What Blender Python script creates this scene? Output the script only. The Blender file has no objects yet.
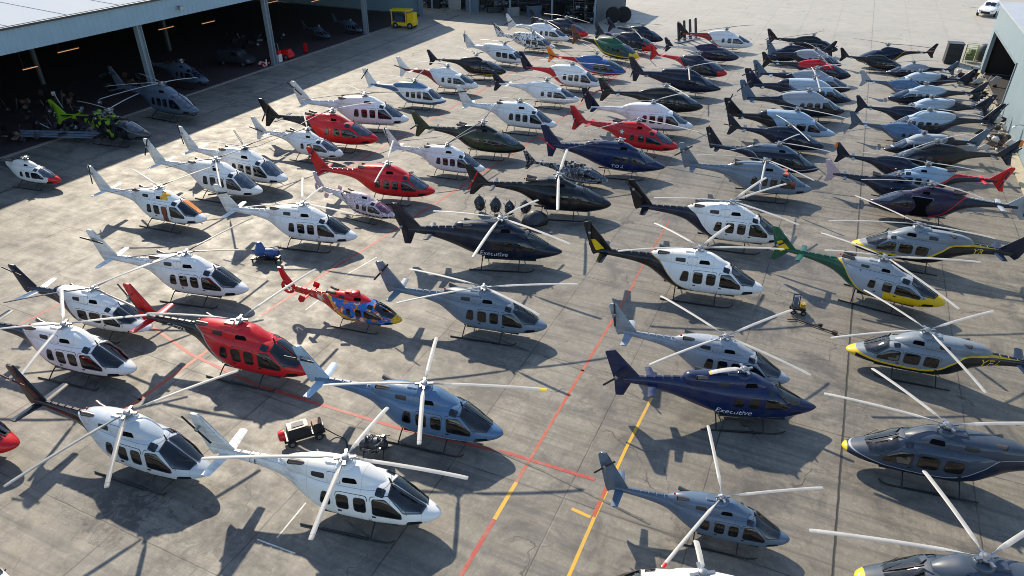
import bpy, math, random
import numpy as np
from mathutils import Vector, Matrix
R = math.radians
scene = bpy.context.scene
col = scene.collection

# ---------------------------------------------------------------- camera
cam = bpy.data.cameras.new('camera')
cam.sensor_width = 36.0
cam.lens = 700.0 / 1024.0 * 36.0
cam.clip_start = 0.5
cam.clip_end = 3000
camo = bpy.data.objects.new('camera', cam)
col.objects.link(camo)
camo.location = (0, 0, 24)
camo.rotation_euler = (R(90 - 31.443), 0, R(24.447))
scene.camera = camo

# ---------------------------------------------------------------- light
SUN_EL, SUN_AZ = 37.0, 139.0          # azimuth counter clockwise from +X
w = bpy.data.worlds.new('World')
scene.world = w
w.use_nodes = True
wn = w.node_tree.nodes
bg = wn['Background']
sky = wn.new('ShaderNodeTexSky')
sky.sky_type = 'NISHITA'
sky.sun_disc = False
sky.sun_elevation = R(SUN_EL)
sky.sun_rotation = R(90 - SUN_AZ)
sky.air_density = 1.1
sky.dust_density = 0.4
sky.ozone_density = 1.0
w.node_tree.links.new(sky.outputs[0], bg.inputs[0])
bg.inputs[1].default_value = 0.15
sl = bpy.data.lights.new('sun', 'SUN')
sl.energy = 4.5
sl.angle = R(1.0)
sl.color = (1.0, 0.88, 0.69)
so = bpy.data.objects.new('sun', sl)
col.objects.link(so)
sv = Vector((math.cos(R(SUN_AZ)) * math.cos(R(SUN_EL)), math.sin(R(SUN_AZ)) * math.cos(R(SUN_EL)), math.sin(R(SUN_EL))))
so.rotation_euler = sv.to_track_quat('Z', 'Y').to_euler()
so.location = sv * 300
scene.view_settings.view_transform = 'Standard'
scene.view_settings.look = 'None'
scene.view_settings.gamma = 1.0
scene.view_settings.use_curve_mapping = False
scene.view_settings.exposure = 0.46
scene.cycles.max_bounces = 6
scene.cycles.diffuse_bounces = 3
scene.cycles.glossy_bounces = 3
scene.cycles.transparent_max_bounces = 12
scene.cycles.pixel_filter_type = 'BLACKMAN_HARRIS'
scene.cycles.filter_width = 0.95

# ---------------------------------------------------------------- materials
def new_mat(name):
    m = bpy.data.materials.new(name)
    m.use_nodes = True
    return m, m.node_tree, m.node_tree.nodes['Principled BSDF']

class NT:
    """tiny helper for wiring shader nodes"""
    def __init__(s, nt): s.nt = nt
    def n(s, t, **kw):
        x = s.nt.nodes.new(t)
        for k, v in kw.items(): setattr(x, k, v)
        return x
    def set(s, sock, v):
        if isinstance(v, bpy.types.NodeSocket): s.nt.links.new(v, sock)
        else: sock.default_value = v
    def math(s, op, a, b=0.0, c=None, clamp=False):
        x = s.n('ShaderNodeMath', operation=op); x.use_clamp = clamp
        s.set(x.inputs[0], a); s.set(x.inputs[1], b)
        if c is not None: s.set(x.inputs[2], c)
        return x.outputs[0]
    def mix(s, f, a, b):
        x = s.n('ShaderNodeMix', data_type='RGBA')
        s.set(x.inputs[0], f)
        s.set(x.inputs[6], (*a, 1) if isinstance(a, tuple) and len(a) == 3 else a)
        s.set(x.inputs[7], (*b, 1) if isinstance(b, tuple) and len(b) == 3 else b)
        return x.outputs[2]
    def noise(s, vec, scale, detail=4.0, rough=0.55, dist=0.0):
        x = s.n('ShaderNodeTexNoise')
        s.set(x.inputs['Vector'], vec); x.inputs['Scale'].default_value = scale
        x.inputs['Detail'].default_value = detail; x.inputs['Roughness'].default_value = rough
        x.inputs['Distortion'].default_value = dist
        return x.outputs[0]
    def ramp(s, f, lo, hi, a=0.0, b=1.0):
        x = s.n('ShaderNodeMapRange'); x.clamp = True
        s.set(x.inputs[0], f); x.inputs[1].default_value = lo; x.inputs[2].default_value = hi
        x.inputs[3].default_value = a; x.inputs[4].default_value = b
        return x.outputs[0]

_simple = {}
def simple(name, c, rough=0.5, metal=0.0, coat=0.0, var=0.15, scale=3.0, spec=0.5, bump=0.0):
    """plain procedural material: colour with a soft noise variation"""
    if name in _simple: return _simple[name]
    m, nt, b = new_mat(name); k = NT(nt)
    tc = k.n('ShaderNodeTexCoord')
    f = k.noise(tc.outputs['Object'], scale, 5)
    c2 = tuple(max(0, x * (1 - var)) for x in c); c3 = tuple(min(1, x * (1 + var)) for x in c)
    k.set(b.inputs['Base Color'], k.mix(k.ramp(f, .3, .7), c2, c3))
    k.set(b.inputs['Roughness'], k.ramp(f, .3, .7, max(0.02, rough - .06), min(1, rough + .08)))
    b.inputs['Metallic'].default_value = metal
    b.inputs['Coat Weight'].default_value = coat
    b.inputs['Coat Roughness'].default_value = 0.10
    b.inputs['Specular IOR Level'].default_value = spec
    if bump:
        bn = k.n('ShaderNodeBump'); bn.inputs['Strength'].default_value = bump; bn.inputs['Distance'].default_value = .05
        k.set(bn.inputs['Height'], k.noise(tc.outputs['Object'], scale * 4, 5)); k.set(b.inputs['Normal'], bn.outputs[0])
    _simple[name] = m
    return m

def glass(name, c, rough=0.04, ior=1.6):
    if name in _simple: return _simple[name]
    m, nt, b = new_mat(name); k = NT(nt)
    tc = k.n('ShaderNodeTexCoord')
    # tinted glazing over a dim cabin: soft lumps of seats and trim behind the tint
    f = k.noise(tc.outputs['Object'], 2.6, 3, .5, .6)
    k.set(b.inputs['Base Color'], k.mix(k.ramp(f, .48, .62), c, tuple(min(1, x * 2.6 + .012) for x in c)))
    b.inputs['Roughness'].default_value = rough
    b.inputs['Specular IOR Level'].default_value = 0.7
    b.inputs['IOR'].default_value = ior
    _simple[name] = m
    return m

PAL = dict(silverblue=(.40, .49, .58), white=(.82, .815, .79), offwhite=(.72, .715, .69), silver=(.34, .375, .42), red=(.60, .010, .014), maroon=(.34, .012, .016),
    black=(.007, .008, .011), navy=(.004, .011, .034), navyblue=(.002, .013, .070), blackblue=(.004, .009, .024), steel=(.085, .165, .29),
    grey=(.20, .235, .275), slate=(.095, .145, .215), greyblue=(.080, .115, .165), lightblue=(.34, .46, .58), blue=(.03, .10, .30), olive=(.035, .045, .02),
    lime=(.17, .32, .015), green=(.010, .085, .045), yellow=(.80, .52, .01), gold=(.55, .32, .02), orange=(.80, .20, .015), brown=(.16, .05, .025),
    purple=(.022, .012, .045), pink=(.55, .42, .46), midgrey=(.17, .215, .27), palesilver=(.52, .56, .60), charcoal=(.045, .062, .092), brightblue=(.02, .16, .50), dgrey=(.05, .055, .065))
S1 = [(-7.5, 5), (-3.2, 5), (-2.9, 2.62), (-2.3, 2.25), (-1.6, 1.45), (-.9, .90), (.2, .55), (1.5, .3), (4.6, .2)]
S2 = [(-7.5, 5), (-3.9, 5), (-3.4, 2.7), (-2.4, 1.85), (-1.2, 1.10), (.2, .86), (2.2, .80), (4.6, .9)]
S3 = [(-7.5, 2.32), (-4, 2.30), (-2.6, 2.22), (-1.7, 1.65), (-.8, 1.08), (.3, .90), (2.2, .92), (3.4, 1.10), (4.6, 1.25)]
S5 = [(-7.5, 5), (-3.0, 5), (-2.6, 2.3), (-1.5, 1.85), (0, 1.68), (2, 1.5), (4.6, 1.25)]
S4 = [(-7.5, 0), (-3, 0), (-1.5, .72), (4.6, .78)]
# top, bottom, curve, stripe, stripe width, cowl colour, fin colour, nose (x, colour), speckle
LIV = {
 'pale_navy': ('silverblue', 'navy', S5, 'steel', .08, None, 'navy', None),  # pale top paints sky highlights onto a navy body
 'pale_steel': ('silver', 'blackblue', S5, 'silverblue', .05, None, 'slate', None),  # painted-in highlight along the top of a blue black body
 'navy_pale': ('blackblue', 'navy', S3, 'silver', .06, 'greyblue', None, None),
 'white': ('white', 'offwhite', S4, 'dgrey', .014, None, None, None),
 'steelblue': ('steel', 'blue', S4, 'lightblue', .05, None, 'lightblue', None),
 'red_black': ('red', 'black', S1, 'silver', .09, None, 'red', None),
 'silver_black': ('palesilver', 'black', S2, 'white', .06, 'palesilver', 'black', None),
 'white_dark': ('white', 'navy', S2, 'dgrey', .05, None, None, None),
 'white_navyboom': ('white', 'navy', S1, None, 0, None, 'navy', None),
 'white_orange': ('white', 'offwhite', S4, None, 0, None, None, None),
 'pinkwhite': ('pink', 'offwhite', S2, 'purple', .1, None, 'pink', None),
 'red': ('red', 'maroon', S4, None, 0, None, None, None),
 'red_darkboom': ('red', 'black', S1, None, 0, None, 'black', None),
 'white_blueside': ('white', 'steel', S3, None, 0, 'steel', 'white', None),
 'white_redpanel': ('white', 'maroon', S1, None, 0, None, 'white', None),
 'black_gold': ('black', 'black', S4, 'gold', .06, None, 'navy', None),
 'white_blackwin': ('white', 'black', S4, None, 0, None, None, None),
 'navy_redwhite': ('navy', 'navy', S4, 'white', .05, None, None, (2.0, 'red')),
 'olive_black': ('olive', 'black', S3, None, 0, 'black', 'olive', None),
 'white_redboom': ('white', 'red', S1, None, 0, None, 'navy', None),
 'blue_red': ('blue', 'red', S2, 'lightblue', .08, None, 'orange', None),
 'green_yellow': ('green', 'black', S2, 'yellow', .08, None, 'brown', (2.9, 'yellow')),
 'navy': ('navy', 'black', S4, None, 0, None, None, None),
 'silver_redboom': ('white', 'maroon', S1, None, 0, None, 'black', None),
 'purple_white': ('purple', 'offwhite', S1, None, 0, None, 'navy', None),
 'red_dark': ('navy', 'red', S1, None, 0, None, 'red', (3.0, 'red')),
 'black': ('black', 'black', S4, None, 0, None, None, None),
 'white_grey': ('white', 'silver', S4, 'steel', .04, None, 'navy', None),
 'navyblue': ('navyblue', 'navy', S4, 'silver', .02, None, None, None),
 'blackblue': ('blackblue', 'black', S4, 'steel', .02, None, None, None),
 'stripped': ('dgrey', 'black', S2, 'silver', .1, None, None, None),
 'colourful': ('brightblue', 'red', S1, 'yellow', .22, 'red', 'red', (3.3, 'yellow')),
 'midgrey': ('midgrey', 'slate', S4, 'silver', .02, None, None, None),
 'greyblue': ('greyblue', 'slate', S4, None, 0, None, None, None),
 'silver': ('silver', 'grey', S4, None, 0, None, None, None),
 'slate': ('slate', 'greyblue', S4, None, 0, None, None, None),
 'darkblue_yellownose': ('charcoal', 'navy', S3, None, 0, None, None, (3.72, 'yellow')),
 'grey_yellownose': ('charcoal', 'navy', S3, 'silver', .03, None, None, (3.86, 'yellow')),
 'grey_black_yellow': ('grey', 'black', S3, 'yellow', .075, None, 'navy', (3.55, 'yellow')),
 'green_yellow_grey': ('silver', 'green', S1, 'yellow', .06, None, 'green', (.5, 'yellow', 1.28)),
 'white_blackboom': ('white', 'black', S1, 'gold', .035, None, 'black', None),
 'white_blackboom2': ('white', 'navy', S1, None, 0, None, 'black', None),
 'darkblue': ('blackblue', 'navy', S4, None, 0, None, 'slate', None),
 'lightblue_dark': ('lightblue', 'black', S1, None, 0, None, 'black', None),
 'blue_grey': ('steel', 'greyblue', S2, 'silver', .03, None, None, None),
 'lightblue': ('lightblue', 'navy', S2, None, 0, None, None, None),
 'redtop': ('red', 'navy', [(-7.5, 5), (-2.6, 5), (-2.4, 1.9), (4.6, 1.9)], None, 0, None, 'black', None),
 'black_yellow': ('grey', 'black', S3, 'yellow', .08, None, 'navy', (3.75, 'yellow')),
 'purple_red': ('purple', 'navy', S1, 'red', .07, None, 'silver', None),
 'white_redtail': ('lightblue', 'navy', S3, 'red', .13, None, 'red', None),
 'navy_goldstripe': ('navy', 'black', S3, 'gold', .07, None, None, None),
 'silver_dark': ('greyblue', 'dgrey', S4, None, 0, None, None, None),
 'lime_black': ('black', 'black', S4, None, 0, 'lime', 'lime', (2.2, 'dgrey')),
 'white_rednose': ('offwhite', 'dgrey', S2, 'silver', .05, None, None, (3.0, 'red')),
}
_liv = {}
def inside(k, U, V, poly, inset):
    """1 where the point lies inside a convex outline, drawn in by inset"""
    c = (sum(p[0] for p in poly) / len(poly), sum(p[1] for p in poly) / len(poly)); f = None
    for i in range(len(poly)):
        (x0, y0), (x1, y1) = poly[i], poly[(i + 1) % len(poly)]; a, b_ = y1 - y0, x0 - x1; L = math.hypot(a, b_); a /= L; b_ /= L; d = -(a * x0 + b_ * y0)
        if a * c[0] + b_ * c[1] + d < 0: a, b_, d = -a, -b_, -d
        e = k.math('ADD', k.math('MULTIPLY_ADD', U, a, d), k.math('MULTIPLY', V, b_)); f = e if f is None else k.math('MINIMUM', f, e)
    return k.math('GREATER_THAN', f, inset)
def livery(name, win=None):
    key = (name, win)
    if key in _liv: return _liv[key]
    top, bot, curve, stripe, sw, cowl, fin, nose = LIV[name]
    m, nt, b = new_mat('paint_' + name); k = NT(nt)
    tc = k.n('ShaderNodeTexCoord'); sep = k.n('ShaderNodeSeparateXYZ')
    nt.links.new(tc.outputs['Object'], sep.inputs[0])
    X, Z = sep.outputs[0], sep.outputs[2]
    fc = k.n('ShaderNodeFloatCurve'); cv = fc.mapping.curves[0]
    pts = [((x + 7.6) / 12.3, min(1, z / 5.0)) for x, z in curve]
    while len(cv.points) < len(pts): cv.points.new(.5, .5)
    for p, q in zip(cv.points, pts): p.location = q; p.handle_type = 'AUTO_CLAMPED'
    fc.mapping.update()
    k.set(fc.inputs['Value'], k.math('DIVIDE', k.math('ADD', X, 7.6), 12.3))
    d = k.math('SUBTRACT', Z, k.math('MULTIPLY', fc.outputs[0], 5.0))        # height above the paint line
    c = k.mix(k.ramp(d, -.012, .012), PAL[bot], PAL[top])
    if stripe:
        c = k.mix(k.ramp(k.math('ABSOLUTE', k.math('ADD', d, -sw)), sw * .8, sw, 1, 0), c, PAL[stripe])
    if nose:
        nf = k.ramp(X, nose[0] - .02, nose[0] + .02)
        if len(nose) > 2: nf = k.math('MULTIPLY', nf, k.ramp(k.math('SUBTRACT', Z, k.math('MULTIPLY', k.math('ABSOLUTE', k.math('SUBTRACT', X, 1.8)), .04)), nose[2] + .01, nose[2] - .01))
        if name == 'green_yellow_grey': nf = k.math('MAXIMUM', nf, k.ramp(X, 2.9, 2.94))
        c = k.mix(nf, c, PAL[nose[1]])
    if name in ('colourful', 'pinkwhite', 'white_blackwin', 'stripped', 'lime_black'):
        n1 = k.noise(tc.outputs['Object'], 1.5 if name == 'colourful' else .9 if name == 'lime_black' else 3.5, 2, .5, 1.2)
        cc = {'colourful': ('orange', 'white'), 'pinkwhite': ('white', 'maroon'), 'white_blackwin': ('black', 'black'), 'stripped': ('silver', 'silver'), 'lime_black': ('lime', 'lime')}[name]
        t0_ = .54
        if name == 'lime_black': n1 = k.math('MULTIPLY', n1, k.ramp(X, 1.2, 1.3, 1, 0))
        c = k.mix(k.ramp(n1, t0_, t0_ + .02), c, PAL[cc[0]]); c = k.mix(k.ramp(n1, .63, .65), c, PAL[cc[1]])
    # panel joints and light weathering
    u = k.math('PINGPONG', k.math('ADD', X, .35), .62)
    seam = k.math('LESS_THAN', u, .008)
    c = k.mix(k.math('MULTIPLY', seam, .35), c, (.03, .03, .03))
    sz = k.math('LESS_THAN', k.math('ABSOLUTE', k.math('SUBTRACT', Z, 2.36)), .010)
    c = k.mix(k.math('MULTIPLY', sz, .45), c, (.03, .03, .03))
    mpg = k.n('ShaderNodeMapping'); mpg.inputs['Scale'].default_value = (.5, 3, 3); nt.links.new(tc.outputs['Object'], mpg.inputs[0])
    soot = k.math('MULTIPLY', k.ramp(k.noise(mpg.outputs[0], 1.4, 6, .65), .42, .66), k.ramp(X, -1.6, -2.4))
    c = k.mix(k.math('MULTIPLY', soot, .40), c, (.06, .055, .05))
    gr = k.noise(tc.outputs['Object'], 1.3, 6, .6)
    c = k.mix(k.ramp(gr, .45, .75, 0, .09), c, (.22, .20, .18))
    k.set(b.inputs['Base Color'], c)
    k.set(b.inputs['Roughness'], k.ramp(gr, .3, .7, .30, .48))
    b.inputs['Coat Weight'].default_value = .55
    b.inputs['Coat Roughness'].default_value = .11
    b.inputs['Specular IOR Level'].default_value = .18
    if win:                                      # window openings through the skin, dark trim on the inside
        W = WIN[win]; Ya = k.math('ABSOLUTE', sep.outputs[1])
        f = k.math('MULTIPLY', inside(k, X, Ya, W['shield'], .05), k.math('GREATER_THAN', Z, 1.12))
        for q in [W['cock']] + W['side']: f = k.math('MAXIMUM', f, inside(k, X, Z, q, .035))
        tr = k.n('ShaderNodeBsdfTransparent'); mx = k.n('ShaderNodeMixShader'); mi_ = k.n('ShaderNodeMixShader'); di = k.n('ShaderNodeBsdfDiffuse'); di.inputs[0].default_value = (.06, .06, .065, 1)
        ge = k.n('ShaderNodeNewGeometry'); out = nt.nodes['Material Output']
        nt.links.new(ge.outputs['Backfacing'], mi_.inputs[0]); nt.links.new(b.outputs[0], mi_.inputs[1]); nt.links.new(di.outputs[0], mi_.inputs[2])
        nt.links.new(f, mx.inputs[0]); nt.links.new(mi_.outputs[0], mx.inputs[1]); nt.links.new(tr.outputs[0], mx.inputs[2]); nt.links.new(mx.outputs[0], out.inputs['Surface'])
    _liv[key] = m
    return m
def clear_glass(name, tint, ior=1.55):
    if name in _simple: return _simple[name]
    m, nt, b = new_mat(name); k = NT(nt); out = nt.nodes['Material Output']; nt.nodes.remove(b)
    tr = k.n('ShaderNodeBsdfTransparent'); tr.inputs[0].default_value = (*tint, 1); gl = k.n('ShaderNodeBsdfGlossy'); gl.inputs['Roughness'].default_value = .03
    fr = k.n('ShaderNodeFresnel'); fr.inputs[0].default_value = ior; mx = k.n('ShaderNodeMixShader')
    nt.links.new(k.math('MULTIPLY_ADD', fr.outputs[0], 1.25, .03, clamp=True), mx.inputs[0]); nt.links.new(tr.outputs[0], mx.inputs[1]); nt.links.new(gl.outputs[0], mx.inputs[2]); nt.links.new(mx.outputs[0], out.inputs['Surface'])
    _simple[name] = m
    return m
def pal(c):
    return simple('paint_' + c, PAL[c], .36, coat=.5, var=.08, spec=.25)

M = dict(
    glass=glass('dark_cabin_glass', (.004, .006, .010), .05, 1.55),
    bluegl=glass('blue_tinted_glass', (.006, .022, .060)),
    shield=glass('windscreen_glass', (.012, .020, .032), .04, 1.9),
    violet=glass('violet_glass', (.10, .03, .06)),
    metal=simple('grey_metal', (.30, .31, .33), .38, .8),
    dmetal=simple('dark_metal', (.045, .048, .055), .42, .6),
    skid=simple('skid_black', (.018, .020, .024), .45, .3),
    bladeg=simple('grey_blade', (.22, .22, .21), .45, var=.15, scale=1.2),
    blade=simple('pale_blade', (.38, .37, .35), .5, var=.12, scale=1.2),
    bladed=simple('dark_blade', (.045, .045, .05), .4, var=.2),
    exh=simple('burnt_steel', (.14, .12, .11), .4, .8),
    cglass=clear_glass('smoked_clear_glass', (.24, .28, .32)), cblue=clear_glass('blue_clear_glass', (.10, .22, .42)), cshield=clear_glass('clear_windscreen', (.58, .64, .68)), cviolet=clear_glass('violet_clear_glass', (.45, .15, .28)),
    rubber=simple('rubber', (.012, .012, .013), .8),
    seal=simple('seal', (.02, .02, .022), .6),
    void=simple('void_black', (.004, .004, .005), .9, spec=.1),
    text_w=simple('white_letters', (.75, .76, .78), .4), text_k=simple('black_letters', (.02, .02, .025), .4), text_y=simple('yellow_letters', (.8, .55, .02), .4),
    blue=simple('blue_plastic', (.03, .08, .25), .35, coat=.3), wood=simple('pallet_wood', (.25, .17, .09), .8),
)

# ---------------------------------------------------------------- mesh helpers
class MB:
    def __init__(s): s.v = []; s.f = []; s.m = []
    def add(s, v, f, mi=0):
        o = len(s.v); s.v += [tuple(map(float, p)) for p in v]; s.f += [tuple(i + o for i in q) for q in f]; s.m += [mi] * len(f)
    def box(s, c, d, mi=0, rz=0.0, ry=0.0, taper=1.0):
        M3 = Matrix.Rotation(rz, 3, 'Z') @ Matrix.Rotation(ry, 3, 'Y'); c = Vector(c)
        v = []
        for z in (-1, 1):
            t = taper if z > 0 else 1.0
            for x, y in ((-1, -1), (1, -1), (1, 1), (-1, 1)):
                v.append(c + M3 @ Vector((x * d[0] / 2 * t, y * d[1] / 2 * t, z * d[2] / 2)))
        s.add(v, [(3, 2, 1, 0), (4, 5, 6, 7), (0, 1, 5, 4), (1, 2, 6, 5), (2, 3, 7, 6), (3, 0, 4, 7)], mi)
    def tube(s, pts, r, n=8, mi=0, cap=True):
        pts = [Vector(p) for p in pts]; rr = r if isinstance(r, (list, tuple)) else [r] * len(pts)
        rings = []; up = None
        for i, p in enumerate(pts):
            t = (pts[min(i + 1, len(pts) - 1)] - pts[max(i - 1, 0)]).normalized()
            if up is None: up = Vector((0, 0, 1)) if abs(t.z) < .9 else Vector((1, 0, 0))
            a = t.cross(up).normalized(); b_ = t.cross(a).normalized(); up = -b_ if False else up
            rings.append([p + (a * math.cos(2 * math.pi * j / n) + b_ * math.sin(2 * math.pi * j / n)) * rr[i] for j in range(n)])
        v = [q for g in rings for q in g]
        f = [(i * n + j, i * n + (j + 1) % n, (i + 1) * n + (j + 1) % n, (i + 1) * n + j) for i in range(len(pts) - 1) for j in range(n)]
        if cap: f += [tuple(range(n))[::-1], tuple((len(pts) - 1) * n + j for j in range(n))]
        s.add(v, f, mi)
    def lathe(s, prof, n=16, c=(0, 0, 0), axis='Z', mi=0):
        v = []
        for r, z in prof:
            for j in range(n):
                a = 2 * math.pi * j / n; p = (r * math.cos(a), r * math.sin(a), z)
                if axis == 'Y': p = (p[0], p[2], p[1])
                if axis == 'X': p = (p[2], p[0], p[1])
                v.append((p[0] + c[0], p[1] + c[1], p[2] + c[2]))
        k = len(prof)
        f = [(i * n + j, i * n + (j + 1) % n, (i + 1) * n + (j + 1) % n, (i + 1) * n + j) for i in range(k - 1) for j in range(n)]
        f += [tuple(range(n))[::-1], tuple((k - 1) * n + j for j in range(n))]
        s.add(v, f, mi)
    def prism(s, poly, y0, y1, mi=0, t0=1.0):
        """polygon in x,z extruded along y"""
        n = len(poly)
        s.add([(x, y0, z) for x, z in poly] + [(x, y1, z) for x, z in poly], [tuple(range(n)), tuple(range(2 * n - 1, n - 1, -1))] + [(i, i + n, (i + 1) % n + n, (i + 1) % n) for i in range(n)], mi)
    def mesh(s, name, smooth=True, sharp=35):
        me = bpy.data.meshes.new(name); me.from_pydata(s.v, [], s.f)
        import bmesh
        bm = bmesh.new(); bm.from_mesh(me)
        for f_, mi in zip(bm.faces, s.m): f_.material_index = mi
        bmesh.ops.recalc_face_normals(bm, faces=bm.faces[:])
        for f_ in bm.faces: f_.smooth = smooth
        for e in bm.edges:
            if len(e.link_faces) == 2 and e.calc_face_angle(0) > R(sharp): e.smooth = False
        bm.to_mesh(me); bm.free()
        for _ in range(max(s.m + [0]) + 1): me.materials.append(None)
        return me

def link(name, me, mats, parent=None, loc=(0, 0, 0), rot=(0, 0, 0), scale=(1, 1, 1)):
    o = bpy.data.objects.new(name, me); col.objects.link(o)
    if not isinstance(mats, (list, tuple)): mats = [mats]
    for i, sl_ in enumerate(o.material_slots):
        sl_.link = 'OBJECT'; sl_.material = mats[min(i, len(mats) - 1)]
    o.location = loc; o.rotation_euler = rot; o.scale = scale
    if parent: o.parent = parent
    return o
def tag(o, label=None, cat=None, group=None, kind=None):
    if label: o['label'] = label
    if cat: o['category'] = cat
    if group: o['group'] = group
    if kind: o['kind'] = kind
    return o
def empty(name, loc, rz=0.0, s=1.0):
    o = bpy.data.objects.new(name, None); col.objects.link(o)
    o.location = loc; o.rotation_euler = (0, 0, rz); o.scale = (s, s, s); o.empty_display_size = .3
    return o

# ================================================================ SETTING
def ground_material():
    m, nt, b = new_mat('concrete_apron'); k = NT(nt)
    tc = k.n('ShaderNodeTexCoord'); P = tc.outputs['Object']
    sep = k.n('ShaderNodeSeparateXYZ'); nt.links.new(P, sep.inputs[0]); X, Y = sep.outputs[0], sep.outputs[1]
    big = k.noise(P, .09, 6, .6); mid = k.noise(P, .7, 6, .65); fine = k.noise(P, 9, 4, .7)
    mp = k.n('ShaderNodeMapping'); mp.inputs['Scale'].default_value = (.07, 1.6, 1); mp.inputs['Rotation'].default_value = (0, 0, R(-6)); nt.links.new(P, mp.inputs[0])
    streak = k.noise(mp.outputs[0], 1.0, 7, .7, .4)
    mp2 = k.n('ShaderNodeMapping'); mp2.inputs['Scale'].default_value = (1.5, .06, 1); nt.links.new(P, mp2.inputs[0])
    streak2 = k.noise(mp2.outputs[0], 1.0, 6, .7, .3)
    c = k.mix(k.ramp(big, .3, .7), (.205, .183, .145), (.335, .298, .24))
    c = k.mix(k.ramp(mid, .35, .7, 0, .6), c, (.155, .139, .113))
    # one tone per cast slab
    wx = k.math('ADD', X, -4.2 + 550); wy = k.math('ADD', Y, -11.2 + 930)
    fl = k.n('ShaderNodeCombineXYZ'); k.set(fl.inputs[0], k.math('FLOOR', k.math('DIVIDE', wx, 5.5))); k.set(fl.inputs[1], k.math('FLOOR', k.math('DIVIDE', wy, 9.3)))
    wn_ = k.n('ShaderNodeTexWhiteNoise'); nt.links.new(fl.outputs[0], wn_.inputs[0])
    c = k.mix(k.ramp(wn_.outputs[0], 0, 1, 0, .45), c, (.165, .155, .14))
    c = k.mix(k.ramp(streak, .46, .68, 0, .88), c, (.080, .076, .070))
    c = k.mix(k.ramp(streak2, .56, .80, 0, .5), c, (.13, .118, .10))
    mp3 = k.n('ShaderNodeMapping'); mp3.inputs['Scale'].default_value = (6, .22, 1); nt.links.new(P, mp3.inputs[0])
    brush = k.noise(mp3.outputs[0], 1.0, 5, .75, .2)
    c = k.mix(k.math('MULTIPLY', k.ramp(brush, .46, .74, 0, .62), k.ramp(k.noise(P, .16, 3), .38, .62, .25, 1)), c, (.115, .103, .088))
    grit = k.noise(P, 3.6, 9, .78, .3)
    c = k.mix(k.ramp(grit, .50, .68, 0, .55), c, (.12, .108, .092)); c = k.mix(k.ramp(grit, .46, .30, 0, .35), c, (.46, .42, .36))
    c = k.mix(k.ramp(fine, .35, .75, 0, .28), c, (.12, .11, .095))
    # oil and fuel stains
    st = k.noise(P, .33, 7, .72, .5)
    c = k.mix(k.ramp(st, .49, .63, 0, .78), c, (.075, .070, .065))
    st2 = k.noise(P, 1.9, 6, .7, 1.0)
    c = k.mix(k.ramp(st2, .66, .72, 0, .5), c, (.06, .056, .05))
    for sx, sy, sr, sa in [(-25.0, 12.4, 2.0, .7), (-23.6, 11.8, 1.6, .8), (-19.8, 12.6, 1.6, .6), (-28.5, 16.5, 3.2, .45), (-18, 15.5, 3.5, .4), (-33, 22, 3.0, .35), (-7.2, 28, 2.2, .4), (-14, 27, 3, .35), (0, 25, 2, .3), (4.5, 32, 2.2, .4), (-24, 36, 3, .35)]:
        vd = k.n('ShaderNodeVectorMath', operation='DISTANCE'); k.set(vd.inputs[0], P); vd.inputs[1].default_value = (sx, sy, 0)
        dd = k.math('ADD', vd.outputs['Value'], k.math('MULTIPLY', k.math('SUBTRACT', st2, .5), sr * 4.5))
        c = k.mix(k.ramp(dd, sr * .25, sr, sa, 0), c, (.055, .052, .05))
    clean_glare = k.ramp(k.math('ADD', Y, k.math('MULTIPLY', big, 60)), 95, 165, 0, .55)  # far glare painted in as paler colour, over a cleaner far apron
    c = k.mix(clean_glare, c, (.56, .52, .45))
    # joints (filled, slightly ragged)
    wob = k.math('MULTIPLY', k.math('SUBTRACT', k.noise(P, 1.2, 3), .5), .10)
    jx = k.math('PINGPONG', k.math('ADD', wx, wob), 2.75)
    jy = k.math('PINGPONG', k.math('ADD', wy, wob), 4.65)
    j = k.math('MAXIMUM', k.ramp(jx, .018, .04, 1, 0), k.ramp(jy, .018, .04, 1, 0))
    jn = k.ramp(k.noise(P, .5, 3), .35, .6, .25, .95)
    jn = k.math('MULTIPLY', jn, k.math('SUBTRACT', 1.0, k.math('MULTIPLY', clean_glare, 1.3)), clamp=True)
    c = k.mix(k.math('MULTIPLY', j, jn), c, (.035, .032, .03))
    halo = k.math('MAXIMUM', k.ramp(jx, .02, .35, .22, 0), k.ramp(jy, .02, .35, .22, 0))
    c = k.mix(k.math('MULTIPLY', halo, jn), c, (.09, .08, .07))
    # main joint right of centre, and the long one by the hangar
    jm = k.ramp(k.math('ABSOLUTE', k.math('ADD', k.math('ADD', X, -4.2), wob)), .035, .07, 1, 0)
    c = k.mix(k.math('MULTIPLY', jm, k.ramp(Y, 45, 90, 1, .25)), c, (.03, .028, .026))
    # cracks
    dn = k.n('ShaderNodeVectorMath', operation='MULTIPLY_ADD'); nn = k.n('ShaderNodeTexNoise'); nn.inputs['Scale'].default_value = .5; nn.inputs['Detail'].default_value = 6
    nt.links.new(P, nn.inputs['Vector']); nt.links.new(nn.outputs['Color'], dn.inputs[0]); dn.inputs[1].default_value = (3, 3, 0); nt.links.new(P, dn.inputs[2])
    vo = k.n('ShaderNodeTexVoronoi', feature='DISTANCE_TO_EDGE'); vo.inputs['Scale'].default_value = .13; nt.links.new(dn.outputs[0], vo.inputs['Vector'])
    cr = k.math('MULTIPLY', k.ramp(vo.outputs['Distance'], .0015, .004, 1, 0), k.ramp(k.noise(P, .22, 3), .45, .6, 0, .85))
    c = k.mix(cr, c, (.05, .045, .04))
    k.set(b.inputs['Base Color'], c)
    k.set(b.inputs['Roughness'], k.ramp(mid, .3, .7, .50, .72))
    b.inputs['Specular IOR Level'].default_value = .45
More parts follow.
